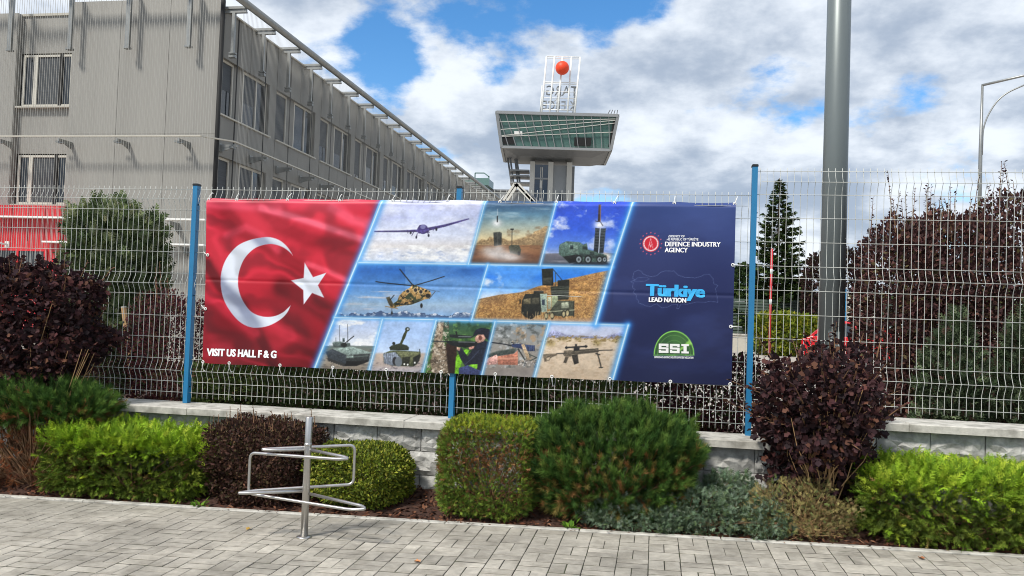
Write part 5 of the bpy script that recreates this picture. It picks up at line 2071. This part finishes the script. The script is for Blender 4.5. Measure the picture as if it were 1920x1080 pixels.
def build_front_plants():
    # dark purple shrub, far left, with bare straw-coloured stems below
    yc = 6.72
    zb = bed_z(-5.6, yc)
    x0, x1 = u2x(-110, 600, yc), u2x(185, 600, yc)
    zt = aty(70, 495, yc)[2]
    o, P, nn, q = broadleaf('ninebark_shrub', 'large dark purple leafy shrub in front of the left end of fence', 'shrub', ((x0+x1)/2, yc, (zt+.6)/2), ((x1-x0)/2, .42, (zt-.6)/2-.03), 3., 11000, .055,
                            PURPLE, PW, 3, (LOBED,), .3, .35, .62, .2, 22, .008, M['drytwig'], ((x0+x1)/2, yc, zb))
    k_ = np.nonzero((q[:, 2] > -.2) & (q[:, 1] < .5))[0][:40]
    shoots(o, o.location, P[k_], .1, .24, .055, PURPLE, PW, M['bark'], nn[k_], [LOBED], .03)
    stems(o, o.location, (-5.4, yc-.1, zb), [(-5.9+rng.uniform(0, 1.1), yc-.3+rng.uniform(-.05, .2), rng.uniform(.75, 1.15)) for _ in range(34)], .006, M['drytwig'], 'bare_stem')
    # mountain pine at far left, dead and brown underneath
    o, c, r, base = mugo(-60, 212, 712, 920, 'mountain pine with brown dead lower branches, far left', 11, 6.52, .36, .25, .42, 1500)
    n = 900
    P, nn, g, q = volume(n, (c[0], c[1], .2), (r[0]*.98, .36, .3), 2.4, .1, 3., .3, base[2]+.01, 12)
    scatter('dead_needles', o, M['needle'], P, nn*.6-UP*.3+rnd3(n)*.6, rnd3(n), rng.uniform(.04, .07, n), pick([(134, 78, 48), (104, 66, 46), (84, 58, 44), (160, 104, 70)], [3, 3, 3, 1], n), TUF, base)
    stems(o, base, base, [(c[0]+rng.uniform(-.7, .65), c[1]-rng.uniform(.05, .36), rng.uniform(.08, .5)) for _ in range(70)], .008, M['bark'], 'dead_branch', .1)
    juniper_lime(102, 405, 806, 'lime green clipped juniper left of the bicycle stand', 21)
    # barberry behind the bicycle stand
    x0, x1 = u2x(398, 860, 6.58), u2x(606, 870, 6.58)
    zb = ground((x0+x1)/2)
    zt = aty(500, 775, 6.58)[2]
    PB = [(92, 66, 56), (76, 54, 48), (78, 68, 48), (58, 44, 40), (124, 96, 72)]
    o, P, nn, q = broadleaf('barberry_shrub', 'brownish purple small-leaved barberry behind the bicycle stand', 'shrub', ((x0+x1)/2, 6.58, (zb+zt)/2-.02), ((x1-x0)/2*.95, .4, (zt-zb)/2*.93), 2.8, 21000, .033, PB, [4, 4, 3, 3, 1], 31, (RHOMB,), .24, .3, zb+.01)
    sel = P[(q[:, 2] > .5)][:34]
    shoots(o, o.location, sel, .06, .18, .026, PB, [4, 4, 1, 3, 1], M['bark'])
    # yellow-green box ball
    x0, x1 = u2x(588, 890, 6.56), u2x(766, 890, 6.56)
    zb = ground((x0+x1)/2)
    zt = aty(680, 834, 6.56)[2]
    GB = [(148, 154, 54), (120, 134, 48), (92, 108, 42), (168, 168, 76), (76, 88, 38)]
    broadleaf('box_shrub', 'rounded yellow-green box shrub right of the bicycle stand', 'shrub', ((x0+x1)/2, 6.56, (zb+zt)/2), ((x1-x0)/2, .38, (zt-zb)/2), 3.2, 20000, .031, GB, [3, 4, 4, 1.5, 3], 41, (RHOMB,), .12, .25, zb+.01)
    # clipped thuja block with a brown patch
    x0, x1 = u2x(836, 880, 6.5), u2x(1004, 880, 6.5)
    cx, yc = (x0+x1)/2, 6.52
    zb = ground(cx)
    zt = aty(920, 786, 6.5)[2]
    base = (cx, yc, zb)
    o = plant('thuja_block', 'square clipped olive thuja with a brown patch', 'shrub', base)
    n = 13000
    P, nn, g, q = volume(n, (cx, yc, (zb+zt)/2), ((x1-x0)/2, .36, (zt-zb)/2), 6., .05, 3., .09, zb+.01, 51)
    C = pick([(114, 136, 52), (94, 120, 48), (130, 146, 60), (104, 106, 54), (78, 100, 42)], [4, 4, 2, 1.5, 3], n)
    brown = np.exp(-((P[:, 0]-cx-.05)**2/.07+(P[:, 2]-zb-.45)**2/.02))*(q[:, 1] < 0)*.8+.1
    C = np.where((rng.random(n) < brown)[:, None], pick([(128, 88, 56), (108, 74, 50), (156, 116, 78)], [3, 3, 2], n), C)
    tp = (q[:, 2] > .78)[:, None]
    C = np.where(tp & (rng.random((n, 1)) < .6), pick([(146, 156, 50), (128, 142, 44)], [1, 1], n), C)
    scatter('foliage', o, M['needle'], P, nn*.7+UP*.4+rnd3(n)*.5, rnd3(n), rng.uniform(.03, .055, n), C, SPRM, base)
    stems(o, base, base, P[rng.integers(0, n, 26)])
    # big mountain pine in front of the banner
    o, c, r, base = mugo(992, 1318, 764, 970, 'big dark green mountain pine under the middle of the banner', 61, 6.55, .46, .3, None, 3600)
    # blue creeping juniper with a dry straw end
    cx, yc = (u2x(1100, 940, 6.42)+u2x(1450, 940, 6.42))/2, 6.40
    zb = ground(cx)
    base = (cx, yc, zb)
    o = plant('creeping_juniper', 'low blue-green creeping juniper along the pavement', 'shrub', base)
    Ps, ns = [], []
    for (u0, u1, vt, y, ryy, k) in ((1105, 1300, 938, 6.28, .17, 3400), (1190, 1410, 916, 6.4, .25, 4400), (1315, 1440, 896, 6.6, .25, 2600), (1390, 1480, 945, 6.32, .2, 1600)):
        a0, a1 = u2x(u0, 940, y), u2x(u1, 940, y)
        zt = aty((u0+u1)/2, vt, y)[2]
        P, nn, g, q = volume(k, ((a0+a1)/2, y, zb+(zt-zb)*.3), ((a1-a0)/2, ryy, (zt-zb)*.7), 2.3, .25, 4., .15, zb+.005, 71+u0)
        Ps.append(P)
        ns.append(nn)
    P, nn = np.concatenate(Ps), np.concatenate(ns)
    n = len(P)
    C = pick([(126, 146, 120), (106, 126, 100), (148, 164, 142), (104, 122, 84), (82, 100, 74)], [4, 4, 2, 3, 3], n)
    scatter('foliage', o, M['needle'], P, nn*.6+UP*.25+rnd3(n)*.6+np.array([0, -.25, 0]), rnd3(n), rng.uniform(.035, .06, n), C, SPRM, base)
    stems(o, base, base, P[rng.integers(0, n, 40)], .006)
    # dry juniper end
    cx2 = u2x(1515, 960, 6.36)
    zb = ground(cx2)
    base = (cx2, 6.36, zb)
    o = plant('dry_juniper', 'dry straw-coloured juniper beside the purple shrub', 'shrub', base)
    n = 3200
    P, nn, g, q = volume(n, (cx2-.08, 6.36, zb+.08), (.42, .22, .29), 2.2, .35, 5., .4, zb+.005, 77)
    C = pick([(150, 138, 88), (124, 112, 76), (168, 156, 104), (108, 122, 72), (104, 84, 60)], [4, 4, 2, 2.5, 3], n)
    scatter('foliage', o, M['needle'], P, nn*.5+UP*.25+rnd3(n)*.7, rnd3(n), rng.uniform(.03, .055, n), C, SPR, base)
    stems(o, base, base, P[rng.integers(0, n, 60)], .005, M['drytwig'], 'dry_branch', .08)
    # purple shrub right of the tall post
    yc = 6.62
    zb = bed_z(1.25, yc)
    x0, x1 = u2x(1428, 740, yc), u2x(1656, 740, yc)
    zt = aty(1545, 655, yc)[2]
    o, P, nn, q = broadleaf('ninebark_shrub', 'upright dark purple shrub with bare tan stems, right of the tall post', 'shrub', ((x0+x1)/2, yc, (zt+.55)/2), ((x1-x0)/2*.93, .42, (zt-.55)/2-.02), 2.8, 4200, .052, PURPLE, PW, 81, (LOBED,), .5, .5, .42, .2, 30, .008, M['drytwig'], ((x0+x1)/2-.02, yc, zb))
    k_ = np.nonzero((q[:, 2] > -.5) & (q[:, 1] < .5))[0][:60]
    shoots(o, o.location, P[k_], .1, .28, .05, PURPLE, PW, M['bark'], nn[k_], [LOBED], .028)
    n = 2300
    P, nn, g, q = volume(n, ((x0+x1)/2, yc+.08, .55), (.37, .3, .48), 2.4, .35, 5., .7, zb+.08, 82)
    scatter('lower_leaves', o, M['leaf'], P, rnd3(n)+UP*.2, rnd3(n), rng.uniform(.04, .07, n), pick(PURPLE, PW, n), [LOBED], o.location)
    stems(o, o.location, ((x0+x1)/2, yc-.08, zb), [(rng.uniform(x0+.15, x1-.1), yc-.25+rng.uniform(-.12, .2), rng.uniform(.6, 1.0)) for _ in range(34)], .0065, M['drytwig'], 'bare_stem', .05)
    juniper_lime(1598, 1975, 878, 'lime green clipped juniper at the right end of the bed', 91, 6.5, .42)


def build_back_plants():
    yb = .42
    # bushy yew-like conifer behind the left panel
    x0, x1 = u2x(158, 500, 9.6), u2x(282, 500, 9.6)
    zt = aty(212, 396, 9.6)[2]
    cx = (x0+x1)/2
    base = (cx, 9.6, .3)
    o = plant('bushy_conifer', 'tall bushy olive green conifer behind the left fence panel', 'conifer', base)
    n = 10000
    P, nn, g, q = volume(n, (cx, 9.6, (zt+.4)/2), ((x1-x0)/2, .6, (zt-.4)/2), 4.6, .15, 6., .25, .35, 101, .08)
    C = pick([(112, 126, 86), (88, 102, 66), (134, 144, 104), (64, 78, 50), (154, 160, 120)], [4, 4, 2, 3, 1.5], n)
    scatter('foliage', o, M['needle'], P, nn*.5+UP*.9+rnd3(n)*.35, rnd3(n), rng.uniform(.08, .2, n), C, SPRB, base)
    stems(o, base, base, P[rng.integers(0, n, 30)], .015)
    k = empty('wooden_stake', (u2x(262, 690, 8.6), 8.6, .4), label='leaning wooden stake in front of the bushy conifer', cat='stake')
    a = aty(232, 577, 8.6)
    MB().tube([(0, 0, -.2), (a[0]-k.location.x, 0, a[2]-.4)], [.03, .028], 8).build('stake_shaft', M['drytwig'], k)
    MB().tube([(a[0]-k.location.x, 0, a[2]-.4), (a[0]-k.location.x-.003, 0, a[2]-.385)], .029, 8).build('cut_end', M['trim'], k)
    # wine-red barberry between conifer and banner
    x0, x1 = u2x(255, 620, 8.2), u2x(385, 620, 8.2)
    zt = aty(330, 545, 8.2)[2]
    o, P, nn, q = broadleaf('barberry_bush', 'wine-red barberry bush behind the blue post left of the banner', 'shrub', ((x0+x1)/2, 8.2, (zt+.4)/2), ((x1-x0)/2, .45, (zt-.4)/2), 2.5, 9000, .036, WINE, WW, 111, (RHOMB,), .25, .5, .42)
    shoots(o, o.location, P[q[:, 2] > .4][:16], .1, .35, .035, WINE, WW, M['bark'])
    x0, x1 = u2x(40, 640, 7.9), u2x(230, 640, 7.9)
    broadleaf('undergrowth_shrub', 'dark reddish undergrowth behind the left fence panel', 'shrub', ((x0+x1)/2, 7.95, .85), ((x1-x0)/2, .4, .55), 2.5, 9000, .038, [(70, 46, 48), (56, 40, 42), (60, 72, 40), (46, 54, 32)], [3, 3, 4, 3], 113, (RHOMB,), .25, .3, .42)
    # low hedge behind the wall, under the banner
    HP = [(84, 100, 54), (70, 88, 48), (98, 112, 60), (92, 70, 56), (116, 122, 66)]
    HW = [4, 4, 2, 1.5, .8]
    for i, (u0, u1, vt, lb) in enumerate(((355, 480, 688, 'low dark green hedge plant behind the fence, under the flag'), (470, 640, 690, 'low mixed hedge plant behind the fence, above the barberry'), (630, 850, 690, 'low dark hedge plant behind the fence, left of the middle post'),
                                          (850, 1010, 690, 'leafy green hedge plant behind the fence, right of the middle post'), (1000, 1210, 705, 'low dark hedge plant behind the fence, above the big pine'))):
        x0, x1 = u2x(u0, 740, 7.7), u2x(u1, 740, 7.7)
        zt = aty((u0+u1)/2, vt-6, 7.7)[2]
        broadleaf('hedge_plant', lb, 'hedge', ((x0+x1)/2, 7.72, (zt+.45)/2), ((x1-x0)/2*1.08, .34, (zt-.45)/2+.03), 3., 8000, .042 if i != 3 else .055, HP, HW, 121+i, (RHOMB,), .2, .6, .46, .4, 14)
    x0, x1 = u2x(1215, 740, 7.75), u2x(1440, 740, 7.75)
    zt = aty(1330, 650, 7.75)[2]
    o, P, nn, q = broadleaf('barberry_bush', 'sparse dark red barberry behind the tall post', 'shrub', ((x0+x1)/2, 7.8, (zt+.45)/2), ((x1-x0)/2, .34, (zt-.45)/2), 2.3, 7000, .042, WINE+[(64, 78, 40)], [3, 4, 1, 4, 1, 3], 131, (RHOMB,), .3, .5, .5)
    shoots(o, o.location, P[q[:, 2] > .2][:18], .1, .4, .035, WINE, WW, M['bark'])
    # tall wine-red hedge at the right
    HR = [(92, 64, 62), (76, 54, 54), (112, 78, 70), (62, 46, 46), (92, 84, 56)]
    for i, (u0, u1, vt, y, lb) in enumerate(((1612, 1770, 425, 9.3, 'wine-red hedge shrub nearest the mast'), (1700, 1880, 392, 9.5, 'wine-red hedge shrub in the middle of the right-hand hedge'), (1820, 2060, 350, 9.4, 'tall wine-red and olive hedge shrub at the right edge'))):
        x0, x1 = u2x(u0, 550, y), u2x(u1, 550, y)
        zt = aty((u0+u1)/2, vt, y)[2]
        o, P, nn, q = broadleaf('hedge_shrub', lb, 'hedge', ((x0+x1)/2, y, (zt+.5)/2), ((x1-x0)/2*1.1, .75, (zt-.5)/2), 3.2, 17000, .055, HR, [4, 4, 2.5, 3, 1.2], 141+i, (RHOMB,), .15, .3, .4, .3, 30, .012)
        shoots(o, o.location, P[q[:, 2] > .8][:16], .15, .5, .05, HR, [4, 4, 2, 3, .5], M['bark'])
    # grey-green junipers behind the right panel
    for i, (u0, u1, vt, y, lb) in enumerate(((1715, 1860, 600, 8.05, 'feathery grey-green juniper behind the right fence panel'), (1850, 2000, 585, 8.1, 'grey-green juniper at the right edge behind the fence'))):
        x0, x1 = u2x(u0, 680, y), u2x(u1, 680, y)
        cx = (x0+x1)/2
        zt = aty((u0+u1)/2, vt, y)[2]
        base = (cx, y, .5)
        o = plant('feathery_juniper', lb, 'conifer', base)
        n = 5500
        P, nn, g, q = volume(n, (cx, y, (zt+.5)/2), ((x1-x0)/2*1.05, .42, (zt-.5)/2), 2.2, .4, 5., .3, .52, 151+i, .5)
        scatter('foliage', o, M['needle'], P, nn*.5+UP*.75+rnd3(n)*.45, rnd3(n), rng.uniform(.05, .11, n), pick([(84, 98, 72), (68, 82, 58), (112, 126, 96), (50, 60, 42), (84, 64, 56)], [4, 4, 1.5, 4, 1.5], n), SPRM, base)
        stems(o, base, base, P[rng.integers(0, n, 24)], .01)


def spruce(u, vtop, y, half, label, seed, zb=.22):
    x = u2x(u, 560, y)
    zt = aty(u, vtop, y)[2]
    H = zt-zb
    base = (x, y, zb)
    o = plant('spruce_tree', label, 'tree', base)
    MB().tube([(0, 0, 0), (.02, 0, H*.5), (0, 0, H)], [.14, .08, .015], 8).build('trunk', M['bark'], o)
    P, D, S = [], [], []
    lim = MB()
    nbr = 190
    for k in range(nbr):
        z = .5+(H-.6)*(k/nbr)**.85
        f = 1-z/H
        a = k*2.4+rng.uniform(-.5, .5)
        Lb = (half*f**.9+.06)*rng.uniform(.55, 1.2)
        dirh = np.array([math.cos(a), math.sin(a), 0])
        pts = []
        for i in range(5):
            t = i/4
            pts.append(dirh*Lb*t+UP*(z+.1*Lb*t-.42*Lb*t*t+.42*Lb*t**3))
        lim.tube(pts, [.03*f+.008, .024*f+.006, .018*f+.005, .01, .005], 4, False)
        m = int(14+58*Lb)
        for i in range(m):
            t = rng.uniform(.1, 1)**.8
            j = min(int(t*4), 3)
            p = pts[j]*(1-(t*4-j))+pts[j+1]*(t*4-j)
            side = np.cross(dirh, UP)*rng.choice([-1, 1])
            P.append(p+np.array(base)+side*rng.uniform(0, .16*(1.1-t)*Lb))
            D.append(dirh*.8+side*rng.uniform(.1, 1.)+UP*rng.uniform(-.6, .35))
            S.append(rng.uniform(.2, .44)*(.5+.6*f))
    tag(lim.build('branch', M['bark'], o), kind='stuff')
    P, D, S = np.array(P), np.array(D), np.array(S)
    n = len(P)
    scatter('crown', o, M['needle'], P, D, rnd3(n)*.4+UP, S, pick([(76, 96, 52), (58, 78, 44), (96, 112, 60), (46, 60, 36)], [4, 4, 2, 3], n), [spray(7, s, .15, .4) for s in range(3)], base)


def build_far_plants():
    spruce(1456, 334, 45, 2.6, 'spruce tree behind the tall post, seen against the sky', 1)
    for i, (u0, u1, vt, vb, y, pal, lb, nm) in enumerate((
            (1372, 1420, 502, 600, 48, [(54, 72, 40), (42, 58, 34), (70, 86, 46)], 'dark thuja hedge at the far left of the yard', 'thuja_hedge'),
            (1420, 1540, 545, 600, 50, [(54, 66, 42), (42, 54, 36), (66, 80, 48)], 'dark green hedge behind the slatted fence', 'far_hedge'),
            (1505, 1620, 470, 600, 43, [(70, 50, 48), (56, 42, 42), (66, 62, 40)], 'reddish tree crown half hidden by the mast', 'red_tree'),
            (1412, 1545, 592, 640, 37, [(122, 132, 44), (92, 110, 40), (150, 150, 52)], 'low yellow-green hedge along the yard', 'low_hedge'))):
        x0, x1 = u2x(u0, 590, y), u2x(u1, 590, y)
        zt = aty((u0+u1)/2, vt, y)[2]
        broadleaf(nm, lb, 'tree' if 'tree' in nm else 'hedge', ((x0+x1)/2, y, (zt+.2)/2), ((x1-x0)/2, .9, (zt-.2)/2+.05), 3.4, 6500, .2, pal, [4, 4, 2], 161+i, (RHOMB,), .14, .15, .2, .4, 8, .04)
    # a belt of trees closing the view far behind
    n = 26000
    x = rng.uniform(-260, 330, n)
    y = 330+rng.uniform(-20, 40, n)
    hh = 9+7*vnoise(x/23, x*0, 5)+5*vnoise(x/7, x*0+4, 6)
    z = hh*rng.random(n)**.7
    P = np.stack([x, y, z], 1)
    be = scatter('tree_belt', None, M['leaf'], P, rnd3(n), rnd3(n)+UP, rng.uniform(1.5, 3.2, n), pick([(70, 88, 56), (58, 76, 50), (84, 100, 62)], [4, 4, 2], n), [RHOMB], (0, 0, 0))
    tag(be, 'distant belt of green trees along the horizon', 'trees', kind='stuff')


def build_litter():
    lp = [(-1.30, .0), (1, 1)]
    for (u, v, rgb, lb) in ((788, 1056, (190, 130, 84), 'curled tan leaf lying on the pavers right of the bicycle stand'), (470, 992, (196, 158, 70), 'flat yellow leaf lying on the pavers left of the bicycle stand'), (1732, 1050, (150, 98, 64), 'brown leaf lying on the pavers by the right juniper')):
        p = atz(u, v, 0)
        z = ground(p[0])
        p = atz(u, v, z)
        m = MB()
        tv, tf = LOBED
        s = .045
        a = rng.uniform(0, 6)
        vs = [((x*math.cos(a)-y*math.sin(a))*s, (x*math.sin(a)+y*math.cos(a))*s, .006+abs(y)*s*.5+zq*s) for x, y, zq in tv]
        m.add(vs, tf)
        o = m.build('fallen_leaf', mat('dead_leaf_'+str(u), rgb, .7, var=.2, scale=60))
        o.location = (p[0], p[1], ground(p[0])+.002)
        so = o.modifiers.new('thick', 'SOLIDIFY')
        so.thickness = .001
        tag(o, lb, 'leaf')
    # small weeds at the foot of the lime juniper
    for (u, v, lb) in ((372, 938, 'small green weed at the foot of the left lime juniper'), (1075, 980, 'small green weed below the big mountain pine')):
        p = atz(u, v, .0)
        p[1] = EDGE_Y+.03
        base = (p[0], p[1], bed_z(p[0], p[1]))
        o = plant('weed', lb, 'weed', base)
        n = 26
        a = rng.uniform(0, 2*PI, n)
        D = np.stack([np.cos(a), np.sin(a)*.8-.2, rng.uniform(.1, 1., n)], 1)
        scatter('weed_leaves', o, M['leaf'], np.array(base)+D*rng.uniform(.0, .05, (n, 1)), D, np.tile(UP, (n, 1))+rnd3(n)*.2, rng.uniform(.04, .075, n), pick([(84, 124, 40), (104, 140, 48)], [1, 1], n), [RHOMB], base)


build_front_plants()
build_back_plants()
build_far_plants()
build_litter()
